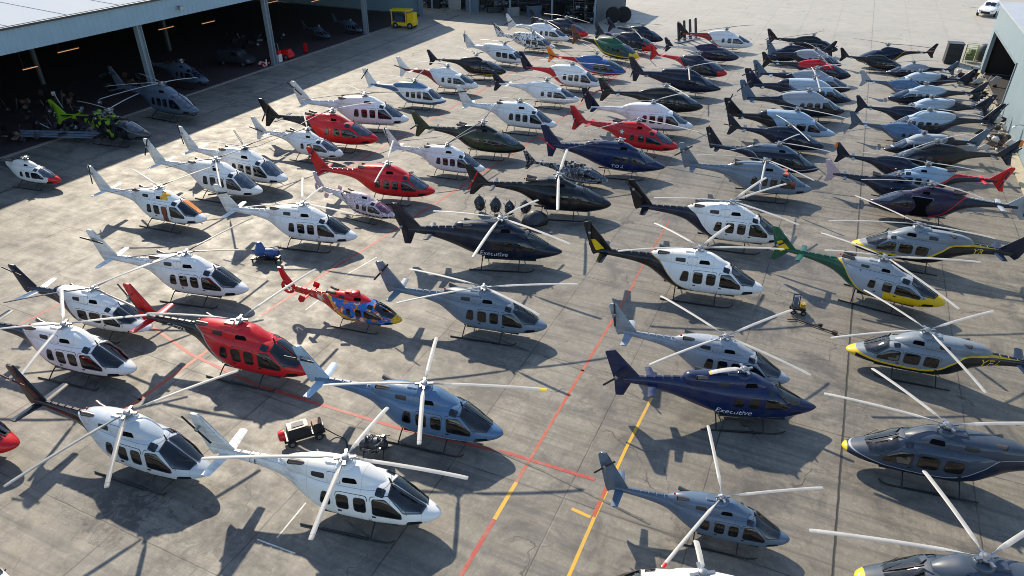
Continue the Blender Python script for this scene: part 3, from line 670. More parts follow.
FIN = {
 'long': [(-5.20, 2.34), (-5.95, 1.98), (-6.40, 1.70), (-6.62, 1.85), (-7.30, 3.70), (-7.20, 3.84), (-6.72, 3.84), (-6.60, 3.7)],
 'light': [(-5.55, 2.28), (-5.85, 2.05), (-6.50, 1.40), (-6.78, 1.42), (-6.62, 2.15), (-7.02, 3.35), (-6.92, 3.46), (-6.70, 3.46)],
 'utility': [(-5.30, 2.36), (-6.05, 2.10), (-6.45, 1.90), (-6.60, 2.10), (-7.22, 3.98), (-7.10, 4.12), (-6.80, 4.12), (-6.68, 4.0)],
 'slim': [(-5.35, 2.30), (-5.75, 2.05), (-6.55, 1.22), (-6.90, 1.22), (-6.70, 2.10), (-7.20, 3.55), (-7.10, 3.68), (-6.82, 3.68)],
 'exec': [(-5.25, 2.36), (-5.70, 1.98), (-6.05, 1.10), (-6.48, 1.10), (-6.62, 2.10), (-7.22, 3.90), (-7.10, 4.02), (-6.78, 4.02)],
 'fenestron': [(-5.55, 2.40), (-5.9, 3.05), (-6.75, 4.22), (-7.05, 4.22), (-6.9, 3.3), (-6.6, 2.6)],
}
_mc = {}
def cached(key, fn, **kw):
    if key not in _mc: _mc[key] = fn().mesh('_'.join(str(x) for x in key), **kw)
    return _mc[key]

def airfoil_fin(poly, th):
    mb = MB(); n = len(poly); c = sum((Vector(p) for p in poly), Vector((0, 0))) / n; v = []
    for y, f_ in ((-th, .80), (-th * .45, 1.0), (th * .45, 1.0), (th, .80)):
        v += [(c.x + (p[0] - c.x) * f_, y, c.y + (p[1] - c.y) * (f_ * .04 + .96)) for p in poly]
    F = [(a * n + j, a * n + (j + 1) % n, (a + 1) * n + (j + 1) % n, (a + 1) * n + j) for a in range(3) for j in range(n)]
    F += [tuple(range(n))[::-1], tuple(3 * n + j for j in range(n))]
    mb.add(v, F); return mb
def fin_mesh(st):
    mb = airfoil_fin(FIN[st], .065)
    if st == 'fenestron':
        n = 28
        pr = [(.42, -.10), (.60, -.13), (.66, -.06), (.66, .06), (.60, .13), (.42, .10)]
        v = []
        for r_, y in pr:
            for j in range(n):
                a = 2 * math.pi * j / n; v.append((-6.35 + r_ * math.cos(a), y, 2.42 + r_ * math.sin(a)))
        k = len(pr); mb.add(v, [(i * n + j, i * n + (j + 1) % n, ((i + 1) % k) * n + (j + 1) % n, ((i + 1) % k) * n + j) for i in range(k) for j in range(n)])
    return mb
def wing(span, chord, tip, x, z, th=.05, sweep=0.0, dih=0.0):
    mb = MB(); v = []; secs = [(-span, tip), (-.05, chord), (.05, chord), (span, tip)]
    for y, c in secs:
        a = abs(y) / span; xo = x - sweep * a; zo = z + dih * a
        v += [(xo + c * .5, y, zo), (xo + c * .25, y, zo + th), (xo - c * .1, y, zo + th * .8), (xo - c * .5, y, zo), (xo, y, zo - th * .7)]
    F = [(a * 5 + j, a * 5 + (j + 1) % 5, (a + 1) * 5 + (j + 1) % 5, (a + 1) * 5 + j) for a in range(3) for j in range(5)] + [(4, 3, 2, 1, 0), (15, 16, 17, 18, 19)]
    mb.add(v, F); return mb
def stab_mesh(st):
    if st == 'utility': return wing(1.45, .55, .40, -5.75, 2.16, sweep=.12)
    if st == 'long': return wing(1.5, .62, .44, -5.2, 2.12, sweep=.25, dih=.06)
    if st == 'light': return wing(1.0, .40, .32, -4.9, 2.20)
    if st == 'exec': return wing(1.25, .55, .38, -4.55, 2.08, sweep=.2)
    if st == 'slim': return wing(1.2, .44, .36, -4.9, 2.16, sweep=.1)
    mb = wing(1.15, .42, .36, -4.3, 2.16)
    for sg in (-1, 1): mb.prism([(-4.0, 2.45), (-4.5, 2.6), (-4.75, 2.15), (-4.6, 1.85), (-4.2, 2.0)], sg * 1.15 - .02, sg * 1.15 + .02)
    return mb
def blade_mesh():
    mb = MB(); secs = [(.30, .10, .05, 0), (.62, .12, .05, .01), (.80, .24, .045, .012), (1.15, .33, .04, .01)] + [(x, .33, .034, .012 - .26 * ((x - 1) / 4) ** 1.7) for x in (1.8, 2.5, 3.2, 3.9, 4.5, 4.72)] + [(4.73, .33, .034, -.226), (4.92, .32, .03, -.246), (5.0, .24, .02, -.252)]
    v = []
    for x, c, t, dz in secs:
        v += [(x, c * .42, dz), (x, c * .2, dz + t), (x, -c * .2, dz + t * .8), (x, -c * .58, dz - .004), (x, -c * .1, dz - t * .8)]
    k = len(secs)
    for a in range(k - 1): mb.add([v[a * 5 + j] for j in range(5)] + [v[(a + 1) * 5 + j] for j in range(5)], [(j, (j + 1) % 5, (j + 1) % 5 + 5, j + 5) for j in range(5)], 1 if secs[a][0] >= 4.73 else 0)
    mb.add(v[:5], [(4, 3, 2, 1, 0)]); mb.add(v[-5:], [(0, 1, 2, 3, 4)], 1)
    return mb
def rotor_mesh():
    mb = MB(); mb.lathe([(.16, -.34), (.13, -.05), (.20, -.04), (.24, .0), (.24, .05), (.16, .07), (.13, .16), (.04, .19)], 14)
    mb.lathe([(.28, -.22), (.30, -.20), (.30, -.15), (.12, -.12)], 14)
    for k in range(4):
        a = math.pi / 2 * k + .35; c, s = math.cos(a), math.sin(a)
        mb.tube([(.27 * c, .27 * s, -.18), (.30 * c, .30 * s, .04)], .022, 6)
        mb.box((.28 * c, .28 * s, .03), (.34, .12, .09), rz=a)
    return mb
def skid_mesh(sg):
    mb = MB(); pts = [(-1.95, 1.18, .045), (-1.2, 1.18, .04), (1.5, 1.18, .04), (1.95, 1.18, .06), (2.25, 1.18, .17), (2.38, 1.18, .32)]
    mb.tube([(x, sg * y, z) for x, y, z in pts], [.042] * 5 + [.03], 8)
    mb.box((.1, sg * 1.18, .055), (2.2, .14, .012)); return mb
def cross_mesh(x):
    mb = MB(); q = []
    for i in range(17):
        y = -1.18 + 2.36 * i / 16; a = abs(y) / 1.18
        q.append((x, y, .56 - .50 * max(0, (a - .35) / .65) ** 1.5))
    mb.tube(q, .035, 6); return mb
def exhaust_mesh(st, sg):
    mb = MB(); y = {'slim': .22, 'light': .16}.get(st, .28)
    a = [(-1.7, sg * y, 2.78), (-2.1, sg * (y + .04), 2.82), (-2.42, sg * (y + .12), 2.86)]
    mb.tube(a, [.11, .12, .13], 12); mb.tube([(a[2][0] - .005, a[2][1], a[2][2]), (a[2][0] - .012, a[2][1] + .001, a[2][2])], [.11, .11], 12, mi=1); return mb
def tail_rotor_mesh():
    mb = MB(); mb.lathe([(.05, -.20), (.06, .0), (.10, .01), (.10, .07), (.04, .10)], 10, axis='Y'); return mb
def tail_blade_mesh():
    mb = MB(); mb.box((.46, .04, 0), (.78, .02, .12)); mb.box((.14, .04, 0), (.16, .05, .07)); return mb
def engine_bits(seed, n=46):
    rnd = random.Random(seed); mb = MB()
    for i in range(n):
        x, y, z = rnd.uniform(-1.9, .9), rnd.uniform(-.62, .62), rnd.uniform(2.35, 2.95)
        if i % 3 == 0: mb.box((x, y, z), (rnd.uniform(.1, .4), rnd.uniform(.1, .3), rnd.uniform(.08, .3)), i % 4, rnd.uniform(0, 3))
        elif i % 3 == 1: mb.tube([(x, y, z), (x + rnd.uniform(-.5, .5), y + rnd.uniform(-.3, .3), z + rnd.uniform(-.1, .2)), (x + rnd.uniform(-.8, .8), y + rnd.uniform(-.3, .3), z + rnd.uniform(-.3, .1))], rnd.uniform(.015, .05), 6, i % 4)
        else: mb.lathe([(.06, -.2), (.13, -.14), (.13, .1), (.07, .2)], 10, (x, y, z), 'X', i % 4)
    return mb
def text_mesh(txt, size):
    cu = bpy.data.curves.new('lettering', 'FONT'); cu.body = txt; cu.size = size; cu.resolution_u = 3; cu.shear = .2
    o = bpy.data.objects.new('lettering', cu); col.objects.link(o)
    dg = bpy.context.evaluated_depsgraph_get(); me = bpy.data.meshes.new_from_object(o.evaluated_get(dg))
    bpy.data.objects.remove(o); me.materials.clear(); me.materials.append(None)
    return me
def lettering(txt, size, body, x0, z0, vs, mat, parent, slope=0.0):
    me = text_mesh(txt, size)
    for v in me.vertices:
        tx, ty = v.co.x, v.co.y; x = x0 + (tx if vs < 0 else -tx); z = z0 + ty + slope * tx
        v.co = body.side(x, z, vs, .016)
    return link('lettering', me, mat, parent)

def interior_mesh(B):
    mb = MB()
    mb.box((.7, 0, .66), (3.4, 1.45, .05)); zb, zt, hw, n, zc = B.at(-1.15)
    mb.box((-1.15, 0, 1.5), (.06, hw * 1.55, 1.6))
    mb.box((2.52, 0, 1.12), (.34, 1.0, .50), 2, taper=.85); mb.box((2.1, 0, .85), (.7, .24, .36), 2)
    for x in (1.35, .35, -.55):
        for y in ((-.40, .40) if x > 1 else (-.52, 0, .52)):
            wd = .48 if x > 1 else .44
            mb.box((x, y, .92), (.50, wd, .16), 1); mb.box((x - .26, y, 1.30), (.13, wd, .72), 1, ry=-.15, taper=.85); mb.box((x - .33, y, 1.74), (.10, .26, .18), 1, ry=-.15)
    for y in (-.40, .40): mb.tube([(1.85, y, .7), (1.82, y, 1.12)], .02, 5, 2)
    return mb
def helicopter(spec):
    st, lv, X, Y, hd, s, blades, bc, op, label = spec
    t = empty('helicopter', (X, Y, 0.004), R(hd), s)
    fl = math.cos(R(hd)) < 0; vs = 1 if fl else -1
    grp = 'helicopters parked in the right hand column' if X > 2 else 'helicopters parked in the middle right column' if X > -8 else 'helicopters parked in the centre rows' if X > -33 else 'helicopters parked in the left row' if X > -50 else 'helicopters in and beside the hangar'
    tag(t, label, 'helicopter', grp)
    near = op.get('near'); mid = Y < 66
    B, C, W = BODY[st], COWL[st], WIN[st]; P = livery(lv, st if near else None); L = LIV[lv]
    finm = pal(op['fin'] if op.get('fin') in PAL else 'pink') if op.get('fin') else (pal(L[6]) if L[6] else P)
    cowlm = pal(L[5]) if L[5] else P
    if lv == 'redtop': cowlm = pal('red')
    fu = link('fuselage', cached(('fuselage', st), B.loft), P, t)
    stripped = op.get('stripped')
    if not stripped:
        co = link('engine_cowling', cached(('cowling', st), lambda: C.loft(40, 24)), cowlm, t)
        if mid or near:
            for sg in (-1, 1):
                link('air_intake', cached(('intake', st, sg), lambda: patch(C, [(.05, 2.52), (.1, 2.76), (.62, 2.74), (.72, 2.52)] if st not in ('slim', 'light') else [(.0, 2.46), (.05, 2.68), (.5, 2.64), (.55, 2.46)], 'side', sg, .012, 3)), M['void'], t)
                link('exhaust_pipe', cached(('exhaust', st, sg), lambda: exhaust_mesh(st, sg)), [M['exh'], M['void']], t)
                if near: link('cowling_grille', cached(('grille', st, sg), lambda: patch(C, [(-1.35, 2.5), (-1.35, 2.72), (-.75, 2.76), (-.75, 2.5)] if st not in ('slim', 'light') else [(-1.2, 2.46), (-1.2, 2.62), (-.7, 2.66), (-.7, 2.46)], 'side', sg, .012, 3)), M['dmetal'], t)
    else:
        link('exposed_engine', engine_bits(7 * stripped + 3).mesh('exposed_engine', False), [M['metal'], M['dmetal'], pal('lime') if stripped == 2 else M['dmetal'], M['metal']], t)
    shm = M['violet'] if lv == 'pinkwhite' else M['bluegl'] if lv in ('white_dark', 'silver_black') else M['shield']
    G_ = M['glass']
    if near:
        shm = M['cviolet'] if lv == 'pinkwhite' else M['cblue'] if lv in ('white_dark', 'silver_black', 'steelblue') else M['cshield']; G_ = M['cblue'] if lv in ('white_dark',) else M['cglass']
        link('cabin_interior', cached(('interior', st), lambda: interior_mesh(B), smooth=False), [simple('cabin_trim', (.05, .052, .058), .7), simple('seat_' + ('tan' if lv in ('white', 'red_black') else 'grey'), (.20, .15, .10) if lv in ('white', 'red_black') else (.13, .14, .16), .7), M['rubber']], t)
    for sg in (-1, 1):
        mm = simple('orange_cover', (.78, .25, .03), .6) if (lv == 'white_orange' and sg == 1) else shm
        wd = link('windscreen', cached(('shield', st, sg), lambda: patch(B, W['shield'], 'plan', sg, .034, 8, .10, rim=.05)), [mm, M['seal']], t)
        link('cockpit_window', cached(('cock', st, sg), lambda: patch(B, W['cock'], 'side', sg, .024, 5, .16, rim=.06)), [G_, M['seal']], t)
        for i, q in enumerate(W['side']):
            gm = G_
            if op.get('opendoor') and i == 0: continue
            link('cabin_window', cached(('win', st, sg, i), lambda: patch(B, q, 'side', sg, .026, 4, .26, rim=.07)), [gm, M['seal']], t)
        if mid or near:
            link('chin_window', cached(('chin', st, sg), lambda: patch(B, W['chin'], 'side', sg, .012, 4, .3)), M['glass'], t)
            link('roof_window', cached(('roofw', st, sg), lambda: patch(B, W['roof'], 'top', sg, .012, 3, .2)), M['glass'], t)
        if near or Y < 75:
            for i, q in enumerate(W['door']):
                if i == 1 and op.get('opendoor') and sg == vs:
                    link('open_doorway', patch(B, [(-.3, .70), (-.3, 2.26), (1.25, 2.26), (1.25, .70)], 'side', sg, .02, 5, .06, rim=.05).mesh('open_doorway'), [M['void'], M['metal']], t); continue
                d = link('door', cached(('door', st, sg, i), lambda: patch(B, q, 'side', sg, .012, 6, .12, rim=.025)), [P, M['seal']], t)
                if near:
                    hx = q[0][0] + .16
                    def hm():
                        m_ = MB(); p = B.side(hx, 1.18, sg, .03); m_.box(p, (.16, .03, .05)); return m_
                    link('handle', cached(('handle', st, sg, i), hm), M['dmetal'], d)
    if lv == 'white_orange':
        link('cowling_cover', patch(C, [(.45, 3), (.45, 75), (1.1, 75), (1.15, 3)], 'top', vs, .02, 4, .15).mesh('cowling_cover'), simple('orange_yellow_cover', (.80, .40, .03), .6), t)
        link('cabin_panel', patch(B, [(.60, .8), (.60, 2.05), (1.12, 2.05), (1.12, .8)], 'side', vs, .03, 4, .1).mesh('cabin_panel'), simple('brown_cabin_trim', (.22, .06, .03), .6), t)
    if op.get('redseat'):
        for y in (-.4, .4):
            m_ = MB(); m_.box((1.7, y, 2.36), (.45, .5, .12)); m_.box((2.3, vs * .74, 1.5 + y * .2), (.5, .16, .5)); link('seat_cover', m_.mesh('seat_cover', False), simple('red_orange_seat', (.45, .09, .04), .7), t)
    # undercarriage
    for sg in (-1, 1): link('skid', cached(('skid', sg), lambda: skid_mesh(sg)), M['skid'], t)
    for x in (-1.15, 1.3): link('cross_tube', cached(('cross', x), lambda: cross_mesh(x)), M['skid'], t)
    # tail
    fs = op.get('fs', 1.0)
    fi = link('tail_fin', cached(('fin', st), lambda: fin_mesh(st), sharp=50), finm, t, (0, 0, 2.2 * (1 - fs)), scale=(1, 1, fs))
    if op.get('fin') == 'pinkwhite': link('fin_panel', airfoil_fin([(-5.95, 2.75), (-6.35, 2.75), (-6.98, 3.5), (-6.85, 3.55)], .08).mesh('fin_panel'), pal('pink'), fi)
    if op.get('finpanel'): link('fin_panel', airfoil_fin([(FIN[st][-1][0] - .06, FIN[st][-1][1] - .62), (FIN[st][-1][0] - .42, FIN[st][-1][1] - .62), (FIN[st][-1][0] - .42, FIN[st][-1][1] - .02), (FIN[st][-1][0] - .12, FIN[st][-1][1] - .02)], .075).mesh('fin_panel'), pal(op['finpanel']), fi)
    if lv == 'white_blackboom': link('fin_panel', airfoil_fin([(-5.72, 2.42), (-6.30, 2.22), (-6.72, 2.95), (-6.45, 3.0)], .085).mesh('fin_panel'), pal('yellow'), fi)
    if lv == 'green_yellow_grey': link('fin_panel', airfoil_fin([(-5.72, 2.30), (-6.35, 1.95), (-6.75, 2.65), (-6.40, 2.8)], .085).mesh('fin_panel'), pal('yellow'), fi)
    link('stabilizer', cached(('stab', st), lambda: stab_mesh(st)), pal('white') if lv in ('white_navyboom',) else finm if L[6] else P, t)
    if st == 'fenestron':
        m_ = MB(); m_.lathe([(.10, -.08), (.14, 0), (.08, .08)], 12, (-6.35, 0, 2.42), 'Y')
        for k in range(10):
            a = 2 * math.pi * k / 10; m_.box((-6.35 + .26 * math.cos(a), 0, 2.42 + .26 * math.sin(a)), (.36, .03, .06), ry=-a)
        link('tail_fan', m_.mesh('tail_fan', False), M['metal'], t)
    elif blades or op.get('stub') or Y < 60:
        trm = pal('red') if op.get('trc') == 'red' else M['dmetal']
        z = 3.5 if st in ('utility', 'long') else 2.45
        tr = link('tail_rotor', cached(('trotor',), tail_rotor_mesh), M['metal'], t, (-6.75 if st in ('utility', 'long') else -6.55, vs * .26, 2.2 + (z - 2.2) * fs), (0, 0, math.pi if vs < 0 else 0))
        a0 = (X * 3.7 + Y) % 3.14
        for k in range(2): link('tail_blade', cached(('tblade',), tail_blade_mesh), trm, tr, (0, 0, 0), (0, a0 + k * math.pi, 0))
    # rotor
    if blades or op.get('stub') or (not stripped and st != 'fenestron' and Y < 100):
        mr = link('main_rotor', cached(('rotor',), rotor_mesh), M['metal'], t, (0, 0, 3.26))
        for i, (a, rr) in enumerate(blades):
            bm_ = M['bladed'] if (bc == 'dark' or (bc == 'mix' and i >= 1)) else M['bladeg'] if bc == 'grey' else M['blade']
            tipm = bm_
            if op.get('tip') == 'red' and i == 2: tipm = pal('red')
            if op.get('tip') == 'yellow' and i == 1: tipm = pal('yellow')
            link('blade', cached(('blade',), blade_mesh), [bm_, tipm], mr, (0, 0, .02), (0, 0, R(a)), (rr / 5.0, .64 if near else .47, 1))
        if op.get('stub'):
            link('blade_stub', cached(('blade',), blade_mesh), [M['blade'], pal('gold')], mr, (0, 0, .02), (0, 0, R(186)), (.36, 1, 1))
    # small fittings
    if near or mid:
        def spine():
            m_ = MB()
            for i in range(7):
                x = -5.7 + i * .46; zt = B.at(x)[1]; m_.box((x, 0, zt + .012), (.43, .15, .09), taper=.8)
            return m_
        link('shaft_fairing', cached(('spine', st), spine, smooth=False), finm if L[6] and lv not in ('steelblue', 'red_black') else P, t)
    if near and not stripped:
        def deck():
            m_ = MB(); m_.lathe([(.44, -.14), (.42, .02), (.30, .10), (.22, .12)], 20, (0, 0, 3.02 if st not in ('slim', 'light') else 2.92)); m_.box((-.55, 0, 3.03 if st not in ('slim', 'light') else 2.92), (.6, .5, .10), taper=.85); return m_
        link('mast_fairing', cached(('deck', st), deck, sharp=60), cowlm, t)
        for sg in (-1, 1):
            link('engine_door', cached(('edoor', st, sg), lambda: patch(C, [(-.62, 2.40), (-.62, 2.86), (-.05, 2.88), (-.05, 2.40)] if st not in ('slim', 'light') else [(-.6, 2.36), (-.6, 2.76), (-.08, 2.78), (-.08, 2.36)], 'side', sg, .010, 4, .12, rim=.05)), [cowlm, M['seal']], t)
    if near or mid:
        m_ = MB(); m_.prism([(1.9, 2.36), (2.02, 2.33), (1.9, 2.62), (1.84, 2.62)], -.012, .012)
        if 'antenna' not in _mc: _mc['antenna'] = m_.mesh('antenna', False)
        link('antenna', _mc['antenna'], M['dmetal'], t)
        if 'beacon' not in _mc: q_ = MB(); q_.lathe([(.06, 0), (.06, .05), (.03, .1)], 10, (-2.6, 0, 2.72)); _mc['beacon'] = q_.mesh('beacon')
        if not stripped: link('beacon', _mc['beacon'], pal('red'), t)
    if near and 'wiper' not in _mc:
        q_ = MB(); q_.tube([B.pt(3.2, R(12), -1, .03), B.pt(2.9, R(24), -1, .035), B.pt(2.55, R(34), -1, .03)], .012, 5); _mc['wiper'] = q_.mesh('wiper')
    if near and st in ('utility', 'long'): link('wiper', _mc['wiper'], M['rubber'], t)
    tx = op.get('text')
    if tx:
        bs = {'boom_small': ('.', 0), 'G-CZZA': ('G-CZZA', .34, -3.55, 2.06, M['text_w']), 'YFA': ('YFA', .66, -3.1, 1.66, M['text_y']), 'YR': ('YR', .55, -3.7, 1.80, M['text_y']),
              'TIGA': ('TIO A', .42, -.6, .96, M['text_w']), 'Executive': ('Executive', .48, -1.3, .98, M['text_w']), 'LION': ('LION', .42, 1.0, 1.2, M['text_k'])}[tx]
        if tx == 'boom_small': lettering('L E', .3, B, -4.6, 2.06, vs, M['text_k'], t)
        elif tx in ('G-CZZA', ): lettering(bs[0], bs[1], B, -4.75, 1.98, vs, bs[4], t, -.03)
        else: lettering(bs[0], bs[1], B, bs[2], bs[3], vs, bs[4], t, .06 if tx in ('YFA', 'YR') else 0)
    if op.get('star'):
        q_ = MB(); pts = []
        for k in range(10):
            a = math.pi / 2 + math.pi * k / 5; r_ = .26 if k % 2 == 0 else .10; pts.append(B.side(-1.4 + r_ * math.cos(a), 2.0 + r_ * math.sin(a), vs, .02))
        q_.add(pts + [B.side(-1.4, 2.0, vs, .025)], [(k, (k + 1) % 10, 10) for k in range(10)]); link('star_mark', q_.mesh('star_mark'), M['text_w'], t)
    return t
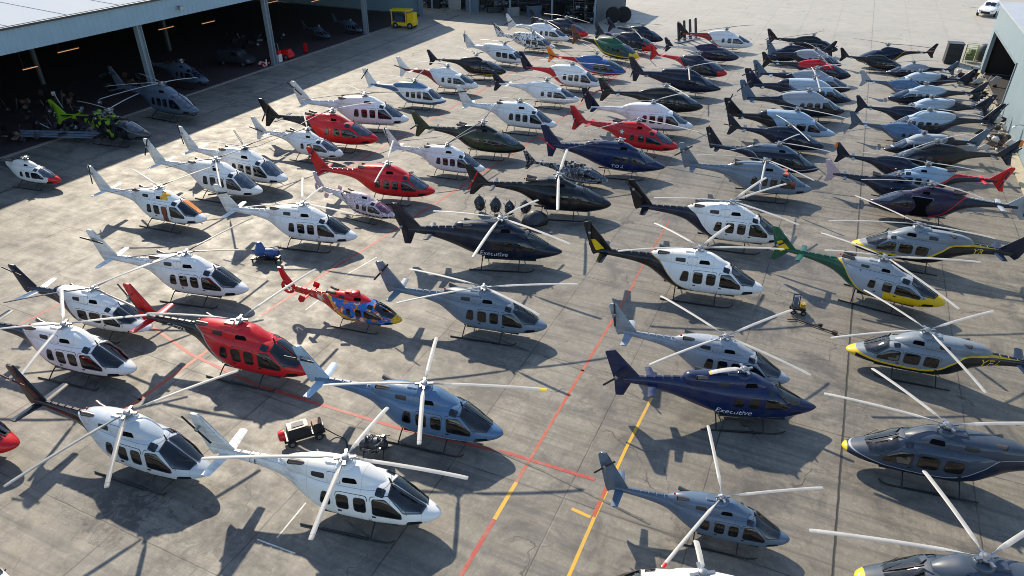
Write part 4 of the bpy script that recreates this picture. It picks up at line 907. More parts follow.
HELIS = [
    ('utility', 'white', -14.75, 16.04, 9.9, 0.99, [(277.3, 3.92), (85.1, 3.6), (4.9, 5.17), (192.8, 6.05)], 'pale', {'text': 'boom_small', 'near': 1}, 'large white helicopter at the bottom beside the red and yellow line, four pale blades'),
    ('utility', 'steelblue', -14.32, 21.58, 7.6, 0.952, [(104.3, 4.28), (15.6, 6.03), (289.7, 3.94), (194.9, 5.06)], 'pale', {'tip': 'yellow', 'near': 1}, 'steel blue helicopter with pale blue fin and one yellow blade tip'),
    ('utility', 'red_black', -25.69, 21.84, 5.7, 1.028, [(188.2, 5.35), (84.8, 6.2)], 'grey', {'text': 'G-CZZA', 'near': 1}, 'red helicopter with black tail boom and silver sweep, red fins'),
    ('utility', 'silver_black', -25.13, 14.31, 3.8, 0.979, [(62.6, 5.1), (253.7, 5.14), (305.0, 4.29)], 'grey', {'near': 1}, 'silver and white helicopter with black tail boom and fin at lower left'),
    ('utility', 'white_dark', -34.07, 17.93, 7.4, 0.96, [(138.1, 4.92), (288.5, 4.61), (33.0, 5.41), (201.0, 4.41)], 'pale', {'tip': 'yellow', 'near': 1}, 'white helicopter with dark lower swoop, its tail cut off by the left edge'),
    ('long', 'white_navyboom', -36.4, 21.41, 5.7, 0.869, [(77.3, 6.2), (213.9, 5.36), (349.6, 6.2)], 'mix', {'near': 1}, 'white helicopter with navy tail boom behind the one with a blue windscreen'),
    ('utility', 'white', -34.34, 26.43, 10.9, 0.967, [(236.4, 5.66), (80.1, 6.2), (197.4, 3.77), (26.5, 3.73)], 'mix', {'near': 1}, 'white helicopter with a very long dark blade pointing to lower left'),
    ('utility', 'white_orange', -44.29, 33.42, 4.4, 0.94, [(154.3, 6.2), (83.1, 5.87), (208.6, 3.68)], 'mix', {'near': 1}, 'white helicopter with orange windscreen cover and orange cowling panel'),
    ('utility', 'white', -44.22, 39.12, 3.9, 1.011, [(313.8, 6.2), (79.1, 4.13), (220.2, 3.73)], 'mix', {}, 'white helicopter with white blade hanging down, in front of its twin'),
    ('utility', 'white', -44.05, 42.22, 0.2, 1.011, [(181.0, 6.2), (142.1, 5.6), (87.5, 5.54)], 'mix', {}, 'white helicopter with one thin white blade, half hidden behind its twin'),
    ('utility', 'white', -32.39, 35.28, 10.8, 0.971, [(118.3, 5.72), (94.9, 3.75), (195.8, 4.51), (355.6, 4.39)], 'pale', {'near': 1}, 'white helicopter with an upright blade beside the crimson helicopter'),
    ('fenestron', 'pinkwhite', -31.07, 40.68, -3.3, 0.7, [], 'pale', {}, 'small speckled white helicopter with violet windscreen and no rotor'),
    ('utility', 'red', -31.28, 44.48, 11.9, 0.967, [(106.4, 6.17), (275.5, 3.6), (185.2, 5.39)], 'pale', {}, 'all red helicopter with red fin and cabin between two white ones, left of centre'),
    ('slim', 'white', -43.05, 49.19, 2.0, 0.892, [(130.5, 6.2), (253.5, 6.19)], 'mix', {}, 'white helicopter in front of the maroon one with black tail'),
    ('slim', 'red_darkboom', -42.85, 52.82, 7.8, 1.12, [(59.9, 4.32), (255.1, 3.7)], 'mix', {}, 'maroon red helicopter with a thin black tail boom near the hangar shadow'),
    ('utility', 'white', -43.24, 58.78, 14.7, 1.108, [(133.1, 4.84), (202.8, 5.8), (22.9, 5.55)], 'mix', {}, 'white helicopter directly behind the maroon one with black boom'),
    ('utility', 'white_blueside', -42.59, 67.4, 5.0, 0.915, [(164.6, 6.2), (104.7, 6.2)], 'mix', {}, 'white helicopter with blue grey side panels in the left row'),
    ('slim', 'white_redpanel', -42.2, 74.26, 3.2, 0.964, [(171.4, 6.2)], 'mix', {}, 'white helicopter with brown panel behind the cabin, left row'),
    ('light', 'black_gold', -41.79, 81.06, 11.4, 0.945, [(133.0, 6.2), (51.0, 6.2)], 'dark', {}, 'black helicopter with gold belly line in the left row near the shed'),
    ('long', 'white', -41.39, 88.69, -4.5, 0.918, [(169.6, 4.86), (68.1, 4.87)], 'dark', {}, 'white helicopter with long rear cowling just behind the black gold lined one'),
    ('long', 'white_blackwin', -41.04, 97.77, 0.9, 0.879, [(133.5, 5.0), (313.5, 5.0)], 'dark', {}, 'white helicopter with black speckled paint near the far end of the left row'),
    ('slim', 'white', -41.41, 103.49, -6.2, 0.986, [(143.1, 5.0), (323.1, 5.0)], 'dark', {}, 'white helicopter just in front of the navy one at the far left row end'),
    ('slim', 'navy_redwhite', -39.7, 107.79, -13.3, 0.999, [(169.6, 5.0), (349.6, 5.0)], 'dark', {}, 'navy helicopter with red and white nose, farthest of the left row'),
    ('utility', 'white', -29.48, 51.19, 5.3, 0.86, [(219.3, 4.89), (81.2, 6.2)], 'dark', {}, 'white helicopter between the all red one and the olive and black one'),
    ('slim', 'olive_black', -28.75, 56.74, 8.8, 1.001, [(96.1, 6.2), (257.0, 6.2)], 'dark', {}, 'olive green and black helicopter with dark blades, the only olive one'),
    ('utility', 'white', -28.45, 64.6, 3.7, 0.983, [(28.5, 5.77), (170.2, 3.69)], 'pale', {}, 'white helicopter behind the olive and black one'),
    ('slim', 'white', -29.23, 73.83, 5.4, 0.932, [(169.7, 6.2), (52.7, 5.82)], 'pale', {'fin': 'navy'}, 'white helicopter with thin dark fin just in front of the red boomed white one'),
    ('utility', 'white_redboom', -28.95, 81.28, 2.7, 0.966, [(167.7, 4.78), (16.7, 4.63)], 'pale', {}, 'white helicopter with red tail boom and dark fin'),
    ('light', 'blue_red', -28.06, 87.84, 2.6, 0.971, [(187.6, 4.93), (124.1, 6.2)], 'dark', {'fin': 'orange'}, 'blue helicopter with red belly and orange tail fin'),
    ('slim', 'green_yellow', -28.76, 97.33, -16.3, 1.038, [(225.6, 4.6)], 'dark', {'fin': 'brown'}, 'dark green helicopter with yellow nose and brown tail fin'),
    ('slim', 'navy_redwhite', -27.53, 103.16, -13.5, 0.948, [(133.2, 5.0), (313.2, 5.0)], 'dark', {}, 'dark navy helicopter with red and white cabin patch behind the green one'),
    ('slim', 'navy', -27.98, 109.5, -9.8, 0.854, [(190.7, 5.14), (38.9, 3.6)], 'dark', {'fin': 'navy'}, 'plain navy helicopter at the very far end of the centre rows by the tyres'),
    ('slim', 'silver_redboom', -15.62, 109.69, 9.9, 0.984, [(47.4, 6.2), (212.5, 4.5)], 'dark', {}, 'silver white helicopter with dark red tail boom, far right of its row'),
    ('light', 'purple_white', -15.99, 101.08, 10.8, 0.924, [(157.3, 3.6), (6.6, 4.61)], 'dark', {}, 'dark purple helicopter with pale tail boom and thin dark fin'),
    ('light', 'red_dark', -16.2, 92.98, -10.5, 0.983, [(254.5, 4.83), (49.0, 5.13)], 'dark', {}, 'dark helicopter with red nose and bright red tail boom'),
    ('exec', 'navy', -15.73, 84.68, 5.2, 0.989, [(57.6, 5.93), (201.9, 4.62), (279.0, 4.74)], 'pale', {}, 'plain navy helicopter with three pale blades in the centre rows'),
    ('slim', 'black', -16.22, 75.9, 14.8, 1.022, [(174.9, 4.36), (303.8, 4.1)], 'pale', {}, 'black helicopter with tall black fin in front of the plain navy one'),
    ('utility', 'white_grey', -15.92, 69.43, 9.5, 1.022, [(190.4, 5.25), (56.7, 5.93)], 'pale', {'fin': 'navy'}, 'white helicopter with dark tail fin just behind the bright red one'),
    ('slim', 'red', -15.81, 63.71, -1.7, 0.976, [(236.0, 6.2), (354.5, 6.04)], 'pale', {'star': 1}, 'bright red slender helicopter with white star on its side'),
    ('exec', 'navyblue', -15.69, 57.42, 9.7, 0.992, [(215.9, 5.86)], 'dark', {'text': 'TIGA', 'trc': 'red'}, 'navy blue helicopter with red tail rotor and small white letters'),
    ('slim', 'stripped', -18.29, 53.69, 4.4, 0.68, [], 'pale', {'stripped': 1}, 'stripped grey helicopter with exposed engine parts behind the black one'),
    ('slim', 'black', -17.64, 47.51, 15.7, 1.025, [(89.0, 6.01), (275.0, 5.77)], 'pale', {'trc': 'red', 'near': 1}, 'glossy black helicopter with one blade up, one down and a red tail rotor'),
    ('exec', 'blackblue', -18.36, 38.51, 18.1, 1.043, [(166.5, 4.8), (59.8, 4.25), (330.8, 5.33), (258.3, 4.99)], 'pale', {'text': 'Executive', 'near': 1}, 'blue black helicopter with white script on its side and crossed blades'),
    ('fenestron', 'colourful', -23.02, 28.19, 6.9, 0.724, [], 'pale', {'near': 1}, 'small multicoloured helicopter with red ring tail and yellow nose, no rotor'),
    ('utility', 'midgrey', -15.67, 30.59, 9.1, 0.929, [(166.7, 5.68), (23.3, 5.94), (210.4, 5.43), (336.5, 4.33)], 'pale', {'near': 1}, 'grey blue helicopter with long white blades left and right'),
    ('utility', 'silver', -2.18, 31.71, 4.8, 0.866, [(140.6, 5.83), (226.0, 5.56), (52.3, 6.13), (339.0, 5.19)], 'pale', {'near': 1}, 'light grey helicopter behind the dark blue one with script'),
    ('exec', 'navyblue', -0.86, 28.99, 18.9, 0.93, [], 'pale', {'text': 'Executive', 'stub': 1, 'near': 1}, 'dark blue helicopter with white script and no blades beside the yellow line'),
    ('utility', 'slate', -0.42, 21.22, 8.0, 0.703, [(100.2, 6.2), (25.1, 6.2), (243.3, 6.13)], 'pale', {'tip': 'red', 'near': 1, 'fs': 1.35}, 'slate grey helicopter with three white blades, one tip red'),
    ('utility', 'white', -0.41, 16.58, -167.1, 0.99, [(276.2, 1.6)], 'pale', {'near': 1, 'Rmin': 1.6}, 'white helicopter mostly below the bottom edge, one blade pointing up'),
    ('utility', 'white', -27.29, 6.09, 15.1, 0.99, [], 'pale', {'near': 1}, 'white nose top just showing in the bottom left corner'),
    ('long', 'darkblue_yellownose', 8.53, 21.49, -168.8, 0.941, [(282.7, 4.61), (359.7, 6.2), (221.7, 5.31)], 'pale', {'near': 1}, 'dark grey blue helicopter with yellow nose in the bottom right corner'),
    ('long', 'grey_yellownose', 7.8, 28.58, -172.0, 0.941, [(348.0, 5.36), (304.3, 4.79), (200.6, 5.43)], 'pale', {'near': 1}, 'dark grey helicopter with small yellow nose facing left, right edge'),
    ('long', 'grey_black_yellow', 7.4, 36.66, -174.9, 0.871, [(307.0, 5.32), (223.7, 6.09), (113.8, 5.57), (23.7, 5.98)], 'pale', {'text': 'YFA', 'near': 1}, 'grey and black helicopter with yellow sweep and yellow letters on boom'),
    ('slim', 'green_yellow_grey', 5.3, 43.89, -6.9, 0.957, [(154.7, 4.7), (29.5, 6.12), (318.2, 6.0), (188.4, 3.6)], 'pale', {'near': 1}, 'green and grey helicopter with yellow nose and yellow tail fin'),
    ('utility', 'white_blackboom', -5.25, 39.91, 8.4, 1.03, [(133.7, 4.43), (68.8, 4.56), (195.4, 4.97), (19.5, 5.24)], 'pale', {'near': 1}, 'white helicopter with black boom and green and yellow fin'),
    ('utility', 'white_blackboom2', -4.63, 47.83, 8.5, 1.03, [(183.2, 5.29), (52.5, 6.2), (334.9, 4.75), (67.5, 6.2)], 'pale', {'near': 1}, 'white helicopter with black tail boom and fin, right of centre'),
    ('utility', 'midgrey', -3.55, 57.72, 9.2, 0.976, [(175.6, 5.65), (264.3, 6.2), (319.9, 4.69)], 'pale', {'redseat': 1}, 'grey helicopter with red cockpit seats in the middle right column'),
    ('utility', 'navy_pale', -3.03, 63.22, 4.6, 0.889, [(216.6, 6.2), (356.2, 4.79), (66.2, 4.55)], 'pale', {}, 'dark blue helicopter with white blades crossing over it, middle right column'),
    ('slim', 'navy', -2.72, 69.64, 3.1, 0.818, [(116.8, 5.0), (296.8, 5.0)], 'pale', {}, 'small dark helicopter squeezed between two larger ones, middle right column'),
    ('long', 'lightblue_dark', -2.5, 73.36, 9.0, 0.973, [(162.2, 5.0), (342.2, 5.0)], 'pale', {}, 'pale blue helicopter with black belly and black boom, middle right column'),
    ('utility', 'pale_steel', -2.02, 80.42, 19.4, 1.02, [(20.4, 5.0), (200.4, 5.0)], 'pale', {}, 'blue grey helicopter with pale boom, fifth from the near end of its column'),
    ('long', 'pale_navy', -1.78, 85.57, 14.9, 1.065, [(84.4, 5.0), (264.4, 5.0)], 'pale', {}, 'pale blue helicopter with pointed dark nose in the middle right column'),
    ('slim', 'pale_steel', -1.92, 90.59, 8.9, 1.015, [(44.4, 5.0), (224.4, 5.0)], 'pale', {}, 'grey topped black helicopter with slate fin just in front of the red roofed one'),
    ('light', 'redtop', -2.03, 96.85, 11.0, 0.994, [(97.9, 5.0), (277.9, 5.0)], 'dark', {}, 'dark helicopter with bright red roof in the middle right column'),
    ('utility', 'pale_steel', -2.88, 102.98, 10.9, 0.887, [(103.3, 5.0), (283.3, 5.0)], 'dark', {}, 'blue grey glassy helicopter just behind the red roofed one'),
    ('slim', 'navy', -6.24, 105.35, -158.6, 0.85, [(2.4, 5.0), (182.4, 5.0)], 'dark', {}, 'navy helicopter facing left near the far end of the middle right column'),
    ('slim', 'black', -3.85, 112.24, 6.8, 0.887, [(217.8, 6.2), (69.4, 3.99)], 'dark', {}, 'black helicopter farthest in the middle right column, rotor head on top'),
    ('long', 'black_yellow', 7.43, 50.05, -178.0, 0.929, [(313.9, 6.11), (181.3, 4.91), (11.9, 6.17)], 'pale', {'text': 'YR', 'near': 1}, 'black helicopter with silver cabin and yellow sweep facing left, yellow marks on boom'),
    ('slim', 'purple_red', 8.54, 58.02, -175.7, 0.968, [(5.7, 5.12), (158.3, 3.64)], 'pale', {'opendoor': 1}, 'dark violet helicopter with open black cabin door and red sweep, facing left'),
    ('slim', 'white_redtail', 8.64, 63.62, -173.7, 0.855, [(342.0, 6.05), (176.6, 4.72)], 'pale', {'text': 'LION'}, 'pale blue and white helicopter with red and navy tail facing left'),
    ('slim', 'black', 9.54, 69.12, -164.6, 0.94, [(39.0, 5.0), (219.0, 5.0)], 'pale', {'fin': 'navy', 'finpanel': 'orange'}, 'black helicopter with orange tail fin facing left beside the wall'),
    ('long', 'pale_steel', 8.75, 72.96, -162.0, 0.78, [], 'pale', {}, 'blue grey helicopter with smooth shell facing left, no boom letters'),
    ('utility', 'pale_navy', 9.41, 79.19, -163.6, 0.932, [(164.9, 5.0), (344.9, 5.0)], 'pale', {}, 'silver blue and navy helicopter facing left with tail beside scrap at the wall'),
    ('long', 'pale_navy', 9.93, 85.41, -167.6, 0.841, [(137.8, 5.0), (317.8, 5.0)], 'dark', {}, 'blue and white helicopter facing left, fifth from the far end of its column'),
    ('slim', 'pale_navy', 9.56, 90.5, -165.9, 0.876, [(28.7, 5.0), (208.7, 5.0)], 'dark', {}, 'silver topped navy helicopter facing left whose tail ends at the hangar door corner'),
    ('long', 'pale_navy', 9.25, 96.82, -168.8, 0.836, [(143.5, 5.0), (323.5, 5.0)], 'dark', {}, 'pale blue helicopter facing left, third from the far end of its column'),
    ('slim', 'pale_steel', 8.83, 103.0, -168.3, 0.722, [(25.0, 5.0), (205.0, 5.0)], 'dark', {}, 'grey topped black helicopter facing left, second from the far end of its column'),
    ('light', 'navy_goldstripe', 5.72, 109.02, -160.2, 0.919, [(307.5, 5.76), (167.6, 6.14)], 'dark', {}, 'navy helicopter with gold stripe facing left at the far end'),
    ('slim', 'navy', 6.51, 60.9, 0.0, 0.78, [], 'pale', {'fin': 'pinkwhite'}, 'slim navy helicopter facing right with white framed tail fin, hidden behind the violet one'),
    ('slim', 'navy', 6.78, 66.1, 0.0, 0.74, [], 'pale', {'fin': 'navy', 'finpanel': 'orange'}, 'slim navy helicopter facing right with small orange fin top, behind the white and red one'),
    ('slim', 'blue_grey', 7.64, 76.2, 0.0, 0.75, [], 'pale', {}, 'slim grey helicopter facing right with bare tail in the right column'),
    ('slim', 'navy', 8.02, 82.4, 0.0, 0.75, [], 'pale', {}, 'slim navy helicopter facing right with two thin fins in the right column'),
    ('slim', 'blue_grey', 8.24, 93.7, 0.0, 0.76, [], 'pale', {'fin': 'silver'}, 'slim grey blue helicopter facing right, its fin standing out at the left'),
    ('slim', 'black', 5.17, 106.0, -0.0, 0.72, [], 'pale', {}, 'slim black helicopter facing right near the far end with split tail fin'),
    ('utility', 'red', -34.39, 11.33, 11.9, 0.99, [], 'pale', {'near': 1}, 'bright red nose of a helicopter cut off by the left edge'),
    ('utility', 'silver_dark', -65.23, 53.03, -1.3, 1.12, [(208.8, 5.3), (256.0, 5.93), (76.9, 3.6), (159.6, 6.2)], 'pale', {}, 'dark silver helicopter parked under the hangar edge with blades spread'),
    ('slim', 'silver_dark', -73.1, 62.97, -1.6, 0.959, [], 'pale', {}, 'small dark silver helicopter inside the hangar behind the column'),
    ('slim', 'lime_black', -63.5, 44.92, 8.6, 1.008, [(160.4, 6.2), (106.0, 6.2)], 'pale', {'stripped': 2, 'fin': 'lime'}, 'black helicopter with lime green panels and open engine bay inside the hangar'),
    ('slim', 'white_rednose', -60.86, 34.21, 7.0, 0.766, [], 'pale', {}, 'small white helicopter with red nose and no rotor on the shaded apron'),
    ('slim', 'silver_dark', -74.79, 91.73, -14.8, 0.614, [], 'pale', {}, 'small dark blue glass helicopter deep inside the far hangar bay'),
    ('utility', 'silver_dark', -72.9, 97.39, -13.4, 0.634, [], 'pale', {}, 'dark grey helicopter near the last hangar column'),
]

for spec in HELIS: helicopter(spec)

# ================================================================ OTHER THINGS ON THE APRON
def part(name, mb, m, t, smooth=False): return link(name, mb.mesh(name, smooth), m, t)
rnd = random.Random(11)
def wheel(t, x, y, r, wd, axis='Y', name='wheel'):
    mb = MB(); mb.lathe([(r * .55, -wd / 2), (r * .92, -wd / 2), (r, -wd * .3), (r, wd * .3), (r * .92, wd / 2), (r * .55, wd / 2)], 18, (x, y, r), axis)
    o = link(name, mb.mesh(name), M['rubber'], t)
    mb = MB(); mb.lathe([(r * .15, -wd * .54), (r * .5, -wd * .52), (r * .56, -wd * .45), (r * .56, wd * .45), (r * .5, wd * .52), (r * .15, wd * .54)], 14, (x, y, r), axis)
    link('rim', mb.mesh('rim'), M['metal'], o); return o
# engine start cart with hose, front centre
t = tag(empty('power_cart', (-19.6, 18.8, .01), R(50), .92), 'dark power cart with tan panels and red end cap behind the large white helicopter', 'power cart')
mb = MB(); mb.box((0, 0, .42), (2.1, .8, .14)); mb.box((-.25, 0, .78), (1.2, .74, .58), taper=.86); mb.box((.72, 0, .70), (.55, .70, .42), taper=.8); part('chassis', mb, M['dmetal'], t)
mb = MB(); mb.box((-.25, 0, 1.085), (.62, .34, .03)); mb.box((-.25, .28, 1.0), (.7, .03, .08)); part('top_panel', mb, simple('dull_lid', (.16, .15, .15), .6), t)
mb = MB(); mb.box((.74, 0, .925), (.46, .5, .03)); mb.box((.25, 0, .86), (.28, .66, .3)); part('tan_cover', mb, simple('tan_cover', (.22, .13, .09), .6), t)
mb = MB(); mb.lathe([(.05, -.18), (.25, -.14), (.30, 0), (.30, .18)], 14, (-1.12, 0, .62), 'X'); part('end_cap', mb, pal('red'), t, True)
for x in (-.7, .7):
    for y in (-.42, .42): wheel(t, x, y, .22, .14)
hose = [(1.0, -.2, .5), (1.5, -.5, .1), (1.9, -1.1, .035), (1.7, -1.9, .035), (1.0, -2.3, .035), (.2, -2.1, .035), (-.3, -1.7, .035)]
pts = []
for i in range(len(hose) - 1):
    for k in range(5):
        a = Vector(hose[max(i - 1, 0)]); b_ = Vector(hose[i]); c_ = Vector(hose[i + 1]); d_ = Vector(hose[min(i + 2, len(hose) - 1)]); u = k / 5
        pts.append(.5 * ((2 * b_) + (c_ - a) * u + (2 * a - 5 * b_ + 4 * c_ - d_) * u * u + (3 * b_ - a - 3 * c_ + d_) * u ** 3))
mb = MB(); mb.tube(pts, .03, 6); part('hose', mb, M['rubber'], t, True)
def engine(name, x, y, rz, label, s=1.0, grp=None, mat=None):
    t = tag(empty(name, (x, y, .0), rz, s), label, 'engine', grp); q = random.Random(int(x * 31 + y * 7))
    mb = MB(); mb.lathe([(.12, -.62), (.30, -.55), (.34, -.35), (.26, -.2), (.36, -.05), (.38, .2), (.24, .35), (.28, .5), (.16, .62)], 16, (0, 0, .62), 'X'); part('casing', mb, mat or M['dmetal'], t, True)
    mb = MB()
    for i in range(26):
        a, xx = q.uniform(0, 6.28), q.uniform(-.5, .5); p = (xx, .38 * math.cos(a), .62 + .38 * math.sin(a)); b2 = a + q.uniform(-.9, .9)
        mb.tube([p, (xx + q.uniform(-.3, .3), .44 * math.cos(b2), .62 + .44 * math.sin(b2)), (xx + q.uniform(-.4, .4), .36 * math.cos(b2 + .4), .62 + .36 * math.sin(b2 + .4))], q.uniform(.012, .03), 5)
        if i % 4 == 0: mb.box(p, (.16, .12, .12), rz=a)
    part('pipework', mb, M['metal'], t)
    mb = MB()
    for sx in (-.45, .45):
        mb.tube([(sx, -.45, .03), (sx, 0, .40), (sx, .45, .03)], .025, 6)
    for sy in (-.45, .45): mb.tube([(-.6, sy, .03), (.6, sy, .03)], .028, 6)
    part('stand', mb, M['skid'], t)
    return t
engine('engine_block', -15.9, 19.3, .4, 'dark tangled engine with pipes lying behind the rotor hub of the large white helicopter', 1.05)
def covered_engine(x, y, rz, label, h):
    t = tag(empty('covered_engine', (x, y, 0), rz), label, 'covered engine', 'covered engines in a row between two black helicopters')
    mb = MB(); n = 18; prof = [(.22, .18), (.38, .40), (.43, .8), (.36, 1.05 * h), (.24, 1.25 * h), (.09, 1.38 * h)]; v = []; q = random.Random(int(x * 50))
    for i, (r_, z) in enumerate(prof):
        for j in range(n):
            a = 2 * math.pi * j / n; rr = r_ * (1 + .10 * math.sin(a * 5 + i) * (i < 4) + q.uniform(-.08, .08)); v.append((rr * math.cos(a), rr * math.sin(a) * .9, z))
    mb.add(v, [(i * n + j, i * n + (j + 1) % n, (i + 1) * n + (j + 1) % n, (i + 1) * n + j) for i in range(len(prof) - 1) for j in range(n)] + [tuple((len(prof) - 1) * n + j for j in range(n))])
    part('cover', mb, simple('black_cover_sheet', (.022, .025, .034), .45, coat=.3, var=.4, scale=5, bump=.5), t, True)
    mb = MB()
    for k in range(4):
        a = math.pi / 4 + k * math.pi / 2; mb.tube([(.2 * math.cos(a), .2 * math.sin(a), .35), (.5 * math.cos(a), .5 * math.sin(a), .03)], .03, 6)
    part('stand', mb, M['metal'], t)
    mb = MB()
    for i in range(16):
        a = q.uniform(0, 6.28); z = q.uniform(.3, 1.2); r1 = .43; a2 = a + q.uniform(-.8, .8)
        mb.tube([(r1 * math.cos(a), r1 * math.sin(a), z), ((r1 + .06) * math.cos((a + a2) / 2), (r1 + .06) * math.sin((a + a2) / 2), z + .1), (r1 * math.cos(a2), r1 * math.sin(a2), z + q.uniform(-.2, .3))], q.uniform(.012, .03), 5)
    part('pipework', mb, M['metal'], t)['kind'] = 'stuff'
    mb = MB(); mb.tube([(0, 0, 1.3 * h), (0, 0, 1.5 * h)], .05, 8); mb.tube([(-.12, 0, 1.48 * h), (.12, 0, 1.48 * h)], .02, 6); part('lifting_eye', mb, M['metal'], t)
covered_engine(-23.4, 45.3, 0, 'dark covered engine leftmost in the row behind the long pale blade', 1.0)
covered_engine(-22.1, 45.5, 1, 'dark covered engine second from the left in the row behind the pale blade', 1.0)
covered_engine(-20.9, 45.5, 2, 'dark covered engine in the middle of the row, above the rotor hub', .95)
covered_engine(-19.9, 46.3, .4, 'shorter dark covered engine, second from the right in the row', .85)
t = tag(empty('covered_engine', (-18.5, 45.0, 0), .6), 'low lumpy dark covered engine rightmost in the row, beside the black fuselage', 'covered engine', 'covered engines in a row between two black helicopters')
mb = MB(); q = random.Random(4); v = []; n = 16
for i, (r_, z) in enumerate([(.8, .02), (.9, .35), (.75, .75), (.45, 1.05), (.12, 1.2)]):
    for j in range(n):
        a = 2 * math.pi * j / n; rr = r_ * (1 + q.uniform(-.12, .12)); v.append((rr * math.cos(a) * 1.1, rr * math.sin(a) * .8, z))
mb.add(v, [(i * n + j, i * n + (j + 1) % n, (i + 1) * n + (j + 1) % n, (i + 1) * n + j) for i in range(4) for j in range(n)] + [tuple(4 * n + j for j in range(n))])
part('cover', mb, simple('black_cover_sheet', (.022, .025, .034), .45), t, True)
mb = MB(); mb.box((0, 0, .03), (2.0, 1.4, .06)); part('pallet', mb, M['wood'], t)
# blue maintenance scooter in front of the white helicopter
t = tag(empty('gearbox_unit', (-33.4, 31.9, 0), .3), 'blue and black gearbox unit on a stand beside the nose of a white helicopter', 'gearbox')
mb = MB(); mb.lathe([(.2, .5), (.45, .6), (.5, .85), (.32, 1.0), (.22, 1.35), (.10, 1.5)], 14, (-.3, 0, 0)); mb.lathe([(.1, -.5), (.3, -.4), (.34, .1), (.2, .5)], 12, (.5, 0, .72), 'X'); part('casing', mb, M['blue'], t, True)
mb = MB()
for i in range(14): a = rnd.uniform(0, 6.28); mb.tube([(-.3 + .45 * math.cos(a), .45 * math.sin(a), .7), (rnd.uniform(-.8, 1), rnd.uniform(-.6, .6), rnd.uniform(.3, 1.1)), (rnd.uniform(-.8, 1), rnd.uniform(-.5, .5), rnd.uniform(.1, .6))], .03, 5)
part('pipework', mb, M['dmetal'], t)
mb = MB(); mb.box((0, 0, .3), (1.9, .8, .08)); [mb.box((x, y, .15), (.08, .08, .3)) for x in (-.85, .85) for y in (-.34, .34)]; part('stand', mb, M['skid'], t)
# small stand with tow bar
t = tag(empty('ground_power_stand', (1.1, 40.4, 0), .2), 'small black and yellow ground stand with a tow bar lying beside it on open concrete', 'ground stand')
mb = MB(); mb.box((0, 0, .38), (.8, .6, .1)); mb.tube([(-.35, 0, .4), (-.42, 0, 1.25), (-.15, 0, 1.3)], .035, 6); mb.tube([(.05, .2, .4), (.02, .2, 1.2), (-.4, .1, 1.25)], .03, 6); part('frame', mb, M['skid'], t)
mb = MB(); mb.box((.22, 0, .58), (.26, .36, .26)); part('battery_box', mb, pal('gold'), t)
mb = MB(); mb.box((-.25, 0, .86), (.26, .42, .5)); part('control_box', mb, simple('blue_grey_box', (.09, .12, .17), .5), t)
for x in (-.3, .3):
    for y in (-.3, .3): wheel(t, x, y, .16, .09)
t = tag(empty('tow_bar', (1.3, 39.4, 0), -.25), 'rusty dark tow bar lying in front of the small black and yellow stand', 'tow bar')
mb = MB(); mb.tube([(-.2, 0, .1), (2.1, .0, .1)], .045, 6); mb.tube([(-.2, 0, .1), (-.6, -.35, .08)], .035, 6); mb.tube([(-.2, 0, .1), (-.6, .35, .08)], .035, 6); mb.box((2.1, 0, .12), (.3, .2, .16)); part('bar', mb, simple('rusty_metal', (.09, .055, .04), .6, .4), t)
mb = MB(); mb.lathe([(.12, -.05), (.12, .05)], 12, (1.2, .18, .12), 'Y'); part('wheel', mb, M['rubber'], t)
# four upright blades in a rack
t0 = tag(empty('blade_rack', (-21.9, 114.2, 0), 1.15), 'low rack holding four upright black blades at the far end of the centre row', 'blade rack')
mb = MB(); mb.box((0, 0, .12), (5.6, .9, .12)); mb.box((0, .3, .5), (5.4, .06, .1)); mb.box((0, -.3, .5), (5.4, .06, .1)); part('rack', mb, M['metal'], t0)
for i, lb in enumerate(['nearest', 'second nearest', 'second farthest', 'farthest']):
    x = -2.2 + i * 1.45; c, s_ = math.cos(1.15), math.sin(1.15)
    mb = MB(); mb.prism([(.22, .2), (-.22, .2), (-.62, 2.9), (-.55, 3.1), (-.28, 3.1)], -.045, .045)
    o = link('upright_blade', mb.mesh('upright_blade', False), M['bladed'], None, (-21.9 + x * c, 114.2 + x * s_, .0), (0, 0, .25))
    tag(o, 'upright black blade standing in the rack, %s of the four' % lb, 'blade', 'upright blades standing in the rack')
# ---- far objects
t = tag(empty('yellow_tractor', (-67.2, 104.5, 0), .15), 'yellow boxy tow tractor with open cab beside the last hangar column', 'tractor')
mb = MB(); mb.box((0, 0, .75), (4.0, 1.9, .5)); mb.box((1.35, 0, 1.7), (1.2, 1.8, 1.5), taper=.92); part('body', mb, pal('yellow'), t)
mb = MB(); mb.box((-.4, 0, 2.85), (3.4, 1.9, .18)); [mb.box((x, y, 1.9), (.14, .14, 1.9)) for x in (-1.9, .6) for y in (-.85, .85)]; part('cab_frame', mb, pal('yellow'), t)
mb = MB(); mb.box((-.7, 0, 1.5), (1.7, 1.2, .9), taper=.8); mb.box((-1.3, 0, 2.0), (.2, .9, .8)); part('seat', mb, simple('blue_dark_seat', (.03, .05, .10), .6), t)
for x in (-1.3, 1.3):
    for y in (-.95, .95): wheel(t, x, y, .5, .3)
for i, (x, y, lb) in enumerate([(-36.8, 123.0, 'left'), (-35.2, 124.0, 'right')]):
    mb = MB(); mb.lathe([(.55, -.42), (1.15, -.42), (1.3, -.25), (1.3, .25), (1.15, .42), (.55, .42)], 20, (0, 0, 1.3), 'Y')
    o = link('large_tyre', mb.mesh('large_tyre'), M['rubber'], None, (x, y, 0), (0, 0, .3)); tag(o, 'large black tyre standing upright beside the shed end, %s one of the pair' % lb, 'tyre', 'large tyres standing by the shed')
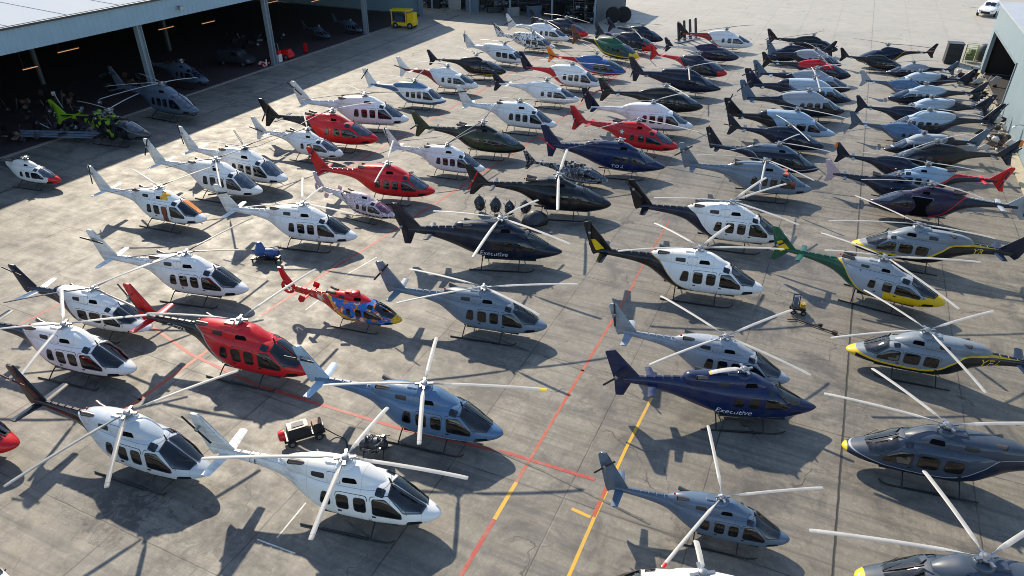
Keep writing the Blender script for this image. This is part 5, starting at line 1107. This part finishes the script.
t = tag(empty('storage_rack', (-41.2, 121.2, 0), .1), 'tall dark storage rack stuffed with pale flecked parts at the shed end', 'rack')
mb = MB(); [mb.box((x, y, 3), (.14, .14, 6)) for x in (-2, 0, 2) for y in (-.7, .7)]; [mb.box((0, 0, z), (4.2, 1.5, .1)) for z in (.3, 1.8, 3.3, 4.8)]; part('frame', mb, M['dmetal'], t)
mb = MB()
for i in range(60): mb.box((rnd.uniform(-1.8, 1.8), rnd.uniform(-.7, .5), rnd.choice([.35, 1.85, 3.35, 4.85]) + rnd.uniform(.1, .9)), (rnd.uniform(.1, .5), .3, rnd.uniform(.1, .5)), i % 3, rnd.uniform(0, 3))
part('stored_parts', mb, [M['rubber'], M['dmetal'], simple('pale_parts', (.35, .38, .42), .5)], t)
t = tag(empty('waste_container', (14.3, 115.3, 0), .05, .9), 'tall black mesh waste container at the far end of the right column', 'container')
mb = MB(); mb.box((0, 0, 1.5), (2.1, 1.9, 2.8), taper=.97); part('body', mb, simple('black_mesh', (.018, .022, .028), .6, var=.6, scale=6), t)
mb = MB(); mb.box((0, 0, 2.98), (2.2, 2.0, .12)); mb.box((0, -.98, 2.2), (1.9, .06, .08)); mb.box((0, -.98, 1.2), (1.9, .06, .08)); part('lid', mb, M['dmetal'], t)
t = tag(empty('cage_trolley', (16.6, 117.0, 0), -.1, .85), 'yellow green wire cage trolley between the black container and the tarpaulin', 'trolley')
mb = MB(); [mb.box((x, y, 1.4), (.1, .1, 2.8)) for x in (-.8, .8) for y in (-.7, .7)]; [mb.box((0, y, z), (1.6, .05, .06)) for y in (-.7, .7) for z in (.4, 1, 1.6, 2.2, 2.8)]; [mb.box((x, 0, z), (.05, 1.4, .06)) for x in (-.8, .8) for z in (.4, 1, 1.6, 2.2, 2.8)]; part('cage', mb, simple('yellow_green_metal', (.32, .40, .06), .5), t)
mb = MB(); mb.box((0, 0, .9), (1.2, 1.1, 1.0)); mb.box((.1, 0, 1.7), (.8, .8, .6), rz=.4); part('load', mb, simple('green_sacks', (.16, .20, .10), .8), t)
t = tag(empty('covered_pallet', (18.4, 118.6, 0), 0, .8), 'pallet under a black rounded tarpaulin beside the right building corner', 'pallet')
mb = MB(); mb.lathe([(1.2, .2), (1.25, 1.2), (1.15, 2.2), (.8, 2.7), (.3, 2.85)], 14); part('tarpaulin', mb, simple('black_cover_sheet', (.02, .02, .03), .5), t, True)
mb = MB(); mb.box((0, 0, .1), (2.2, 2.2, .18)); part('pallet_base', mb, M['wood'], t)
def scrap(name, x, y, n, sp, hh, mats, label, cat='scrap', seed=1, grp=None):
    q = random.Random(seed); m_ = MB()
    for i in range(n):
        mi = i % len(mats); px, py, pz = q.gauss(0, sp[0] / 2.4), q.gauss(0, sp[1] / 2.4), q.uniform(.05, hh); k = i % 4
        if k == 0: m_.box((px, py, pz * .6), (q.uniform(.2, .9), q.uniform(.1, .6), q.uniform(.1, .5)), mi, rz=q.uniform(0, 3), ry=q.uniform(-.4, .4))
        elif k == 1: m_.tube([(px, py, .08), (px + q.uniform(-.9, .9), py + q.uniform(-.9, .9), pz)], q.uniform(.03, .09), 6, mi)
        elif k == 2: m_.lathe([(.1, -.3), (.24, -.2), (.26, .15), (.12, .3)], 10, (px, py, max(.26, pz * .7)), 'X', mi)
        else: m_.prism([(px - .5, pz * .3 + .05), (px + .3, pz * .3 + .02), (px + .6, pz * .5 + .3), (px, pz * .5 + .45)], py - .03, py + .03, mi)
    o = link(name, m_.mesh(name, False), mats, None, (x, y, .01)); tag(o, label, cat, grp, 'stuff'); return o
WH = simple('white_panel', (.62, .62, .60), .5); BR = simple('brown_panel', (.13, .08, .06), .6)
scrap('scrap_pile', 15.8, 104.6, 34, (2.6, 2.4), 1.6, [BR, WH, M['dmetal']], 'pile of brown and white wreck parts left of the dark doorway', seed=2)
scrap('scrap_pile', 16.2, 88.5, 34, (1.1, 4.5), 1.3, [WH, M['metal'], M['dmetal']], 'long heap of white and grey scrap against the right building wall', seed=3)
scrap('scrap_pile', 16.0, 79.5, 30, (1.2, 4), 1.4, [WH, BR, M['dmetal']], 'heap of pale scrap panels under the curved wall lamp', seed=4)
scrap('scrap_pile', 16.2, 97.0, 16, (1.0, 2.6), .9, [M['dmetal'], WH, M['rubber']], 'low heap of dark scrap in front of the doorway', seed=6)
# parked car
t = tag(empty('parked_car', (23.2, 158.5, 0), R(-107), 1.6), 'large white car parked facing the camera beyond the right building roof', 'car')
body = Body([(-2.3, .45, .9, .75, 4), (-2.1, .32, 1.0, .86, 4), (-1, .26, 1.02, .92, 4), (.6, .26, 1.0, .92, 4), (1.6, .28, .92, .88, 4), (2.1, .34, .80, .78, 3.5), (2.3, .45, .66, .6, 3)])
cab = Body([(-1.9, .6, 1.02, .6, 3), (-1.3, .6, 1.40, .70, 3.5), (-.4, .6, 1.46, .72, 3.5), (.3, .6, 1.38, .70, 3.5), (1.0, .6, 1.0, .62, 3)])
link('body', body.loft(30, 24).mesh('body'), pal('white'), t); rf = link('cabin', cab.loft(24, 24).mesh('cabin'), pal('white'), t)
mb = MB(); mb.v = []; w1 = patch(cab, [(.38, -.0), (.42, 40), (.92, 40), (.92, 0)], 'top', 1, .012, 3); link('windscreen', w1.mesh('windscreen'), M['glass'], t)
w1 = patch(cab, [(.38, -.0), (.42, 40), (.92, 40), (.92, 0)], 'top', -1, .012, 3); link('windscreen', w1.mesh('windscreen'), M['glass'], t)
for sg in (-1, 1):
    link('side_window', patch(cab, [(-1.2, 1.05), (-1.1, 1.3), (.2, 1.3), (.6, 1.05)], 'side', sg, .012, 3).mesh('side_window'), M['glass'], t)
    mb = MB(); mb.box((2.16, sg * .55, .68), (.16, .34, .12)); part('headlight', mb, M['metal'], t)
    for x in (-1.4, 1.4): wheel(t, x, sg * .84, .33, .2)
mb = MB(); mb.box((2.27, 0, .5), (.08, .9, .22)); part('grille', mb, M['rubber'], t)

# ---- things in the hangar
t = tag(empty('red_tug', (-71.6, 79.0, .03), .2), 'bright red low tug with a white box at the hangar edge beside a column', 'tug')
mb = MB(); mb.box((0, 0, .6), (3.2, 1.5, .6), taper=.9); mb.box((.8, 0, 1.05), (1.2, 1.2, .5), taper=.75); part('body', mb, pal('red'), t)
mb = MB(); mb.tube([(-.7, -.5, .9), (-.8, -.5, 1.9), (-.8, .5, 1.9), (-.7, .5, .9)], .05, 6); part('roll_bar', mb, M['metal'], t)
for x in (-1, 1):
    for y in (-.75, .75): wheel(t, x, y, .36, .24)
t = tag(empty('parts_cabinet', (-70.9, 77.3, .03), .1), 'white cabinet with red top standing between the column and the red tug', 'cabinet')
mb = MB(); mb.box((0, 0, .5), (.9, .8, 1.0)); part('body', mb, WH, t); mb = MB(); mb.box((0, 0, 1.25), (.85, .75, .5)); part('red_top', mb, pal('red'), t)
t = tag(empty('red_sign_board', (-70.8, 83.2, .03), .2), 'small upright red board right of the red tug', 'board')
mb = MB(); mb.box((0, 0, .7), (.5, .08, 1.3)); part('board', mb, pal('red'), t); mb = MB(); mb.box((0, 0, .04), (.6, .5, .06)); part('foot', mb, M['dmetal'], t)
t = tag(empty('dark_van', (-74.8, 73.6, .03), .1), 'dark unlit utility van inside the hangar left of the second column', 'van')
vb = Body([(-2.6, .4, 1.9, .85, 5), (-2.4, .35, 2.1, .92, 5), (.8, .35, 2.1, .95, 5), (1.5, .35, 1.5, .95, 4), (2.3, .38, 1.15, .9, 4), (2.6, .5, .95, .7, 3)])
link('body', vb.loft(30, 24).mesh('body'), simple('dark_van_paint', (.03, .035, .045), .35, coat=.4), t)
for sg in (-1, 1):
    link('side_window', patch(vb, [(-.2, 1.4), (-.2, 1.85), (.7, 1.85), (1.1, 1.4)], 'side', sg, .012, 3).mesh('side_window'), M['glass'], t)
    for x in (-1.6, 1.6): wheel(t, x, sg * .88, .36, .22)
scrap('parts_heap', -70.6, 44.6, 40, (5.5, 3.2), 1.1, [M['dmetal'], M['metal'], M['skid']], 'tangle of dark grey parts on the floor around the lime green helicopter', 'parts heap', 8)
scrap('parts_heap', -74.5, 39.5, 34, (4, 5), 1.6, [M['dmetal'], M['rubber'], BR], 'dark heap of parts deep in the hangar at the left edge', 'parts heap', 9)
scrap('parts_heap', -80, 50, 40, (7, 5), 1.8, [BR, M['dmetal'], M['metal']], 'wide brownish heap of parts under the tube lamp left of the first column', 'parts heap', 10)
scrap('parts_heap', -79, 60, 34, (6, 5), 1.6, [BR, M['rubber'], M['dmetal']], 'brown and black parts heap behind the first hangar column', 'parts heap', 12)
scrap('parts_heap', -82, 86, 24, (6, 5), 1.5, [M['dmetal'], M['rubber'], M['metal']], 'dark heap of parts in the far hangar bay', 'parts heap', 13)
scrap('red_parts', -71.3, 74.9, 12, (1.1, .9), .8, [pal('red'), M['dmetal'], WH], 'small cluster of red and white parts just left of the second column', 'parts heap', 14)
scrap('parts_heap', -66.2, 45.6, 24, (3.6, 1.4), .8, [M['dmetal'], M['metal'], M['skid']], 'grey parts scattered below the nose of the lime green helicopter', 'parts heap', 15)
t = tag(empty('blade_stack', (-69.6, 42.6, .01), .35), 'grey stack of long rotor blades lying on trestles in front of the lime green helicopter', 'blade stack')
for k in range(3):
    mb = MB(); mb.prism([(-4.4, 0), (4.2, 0), (4.3, .05), (-4.3, .08)], -.2, .2); o = link('stored_blade', mb.mesh('stored_blade', False), simple('blue_grey_blade', (.16, .20, .26), .5), t, (.2 * k, -.3 + .42 * k, .5 + .1 * k))
for x in (-2.5, 2.5): mb = MB(); mb.box((x, 0, .45), (.12, 1.5, .08)); mb.tube([(x, -.6, .45), (x - .2, -.7, .02)], .03); mb.tube([(x, .6, .45), (x + .2, .7, .02)], .03); part('trestle', mb, M['dmetal'], t)
# clutter in the storage shed
for i in range(9):
    x = -76 + i * 4.1; k = i % 3
    t = tag(empty('shed_crate', (x, 122.0 + (i * 7 % 5) * .35, 0), .15 * i), ('blue grey', 'black', 'dull steel')[k] + ' crate in the back shed, %s from the left' % ('first', 'second', 'third', 'fourth', 'fifth', 'sixth', 'seventh', 'eighth', 'ninth')[i], 'crate', 'crates along the shed front')
    hgt = 1.0 + (i * 5 % 4) * .45
    mb = MB(); mb.box((0, 0, hgt / 2), (2.4, 1.4, hgt)); part('box', mb, [simple('crate_blue', (.10, .14, .19), .6), M['dmetal'], M['metal']][k], t)
    mb = MB(); mb.box((0, 0, hgt + .04), (2.5, 1.5, .07)); part('lid', mb, M['dmetal'], t)
for i, (x, hh) in enumerate([(-71, 2.0), (-59, 2.6), (-50, 1.7), (-45, 2.2)]):
    scrap('parts_heap', x, 124.6, 26, (4.5, 2), hh, [M['dmetal'], M['metal'], simple('crate_blue', (.10, .14, .19), .6)], 'heap of bluish grey parts in the back shed, %s from the left' % ('first', 'second', 'third', 'fourth')[i], 'parts heap', 30 + i)
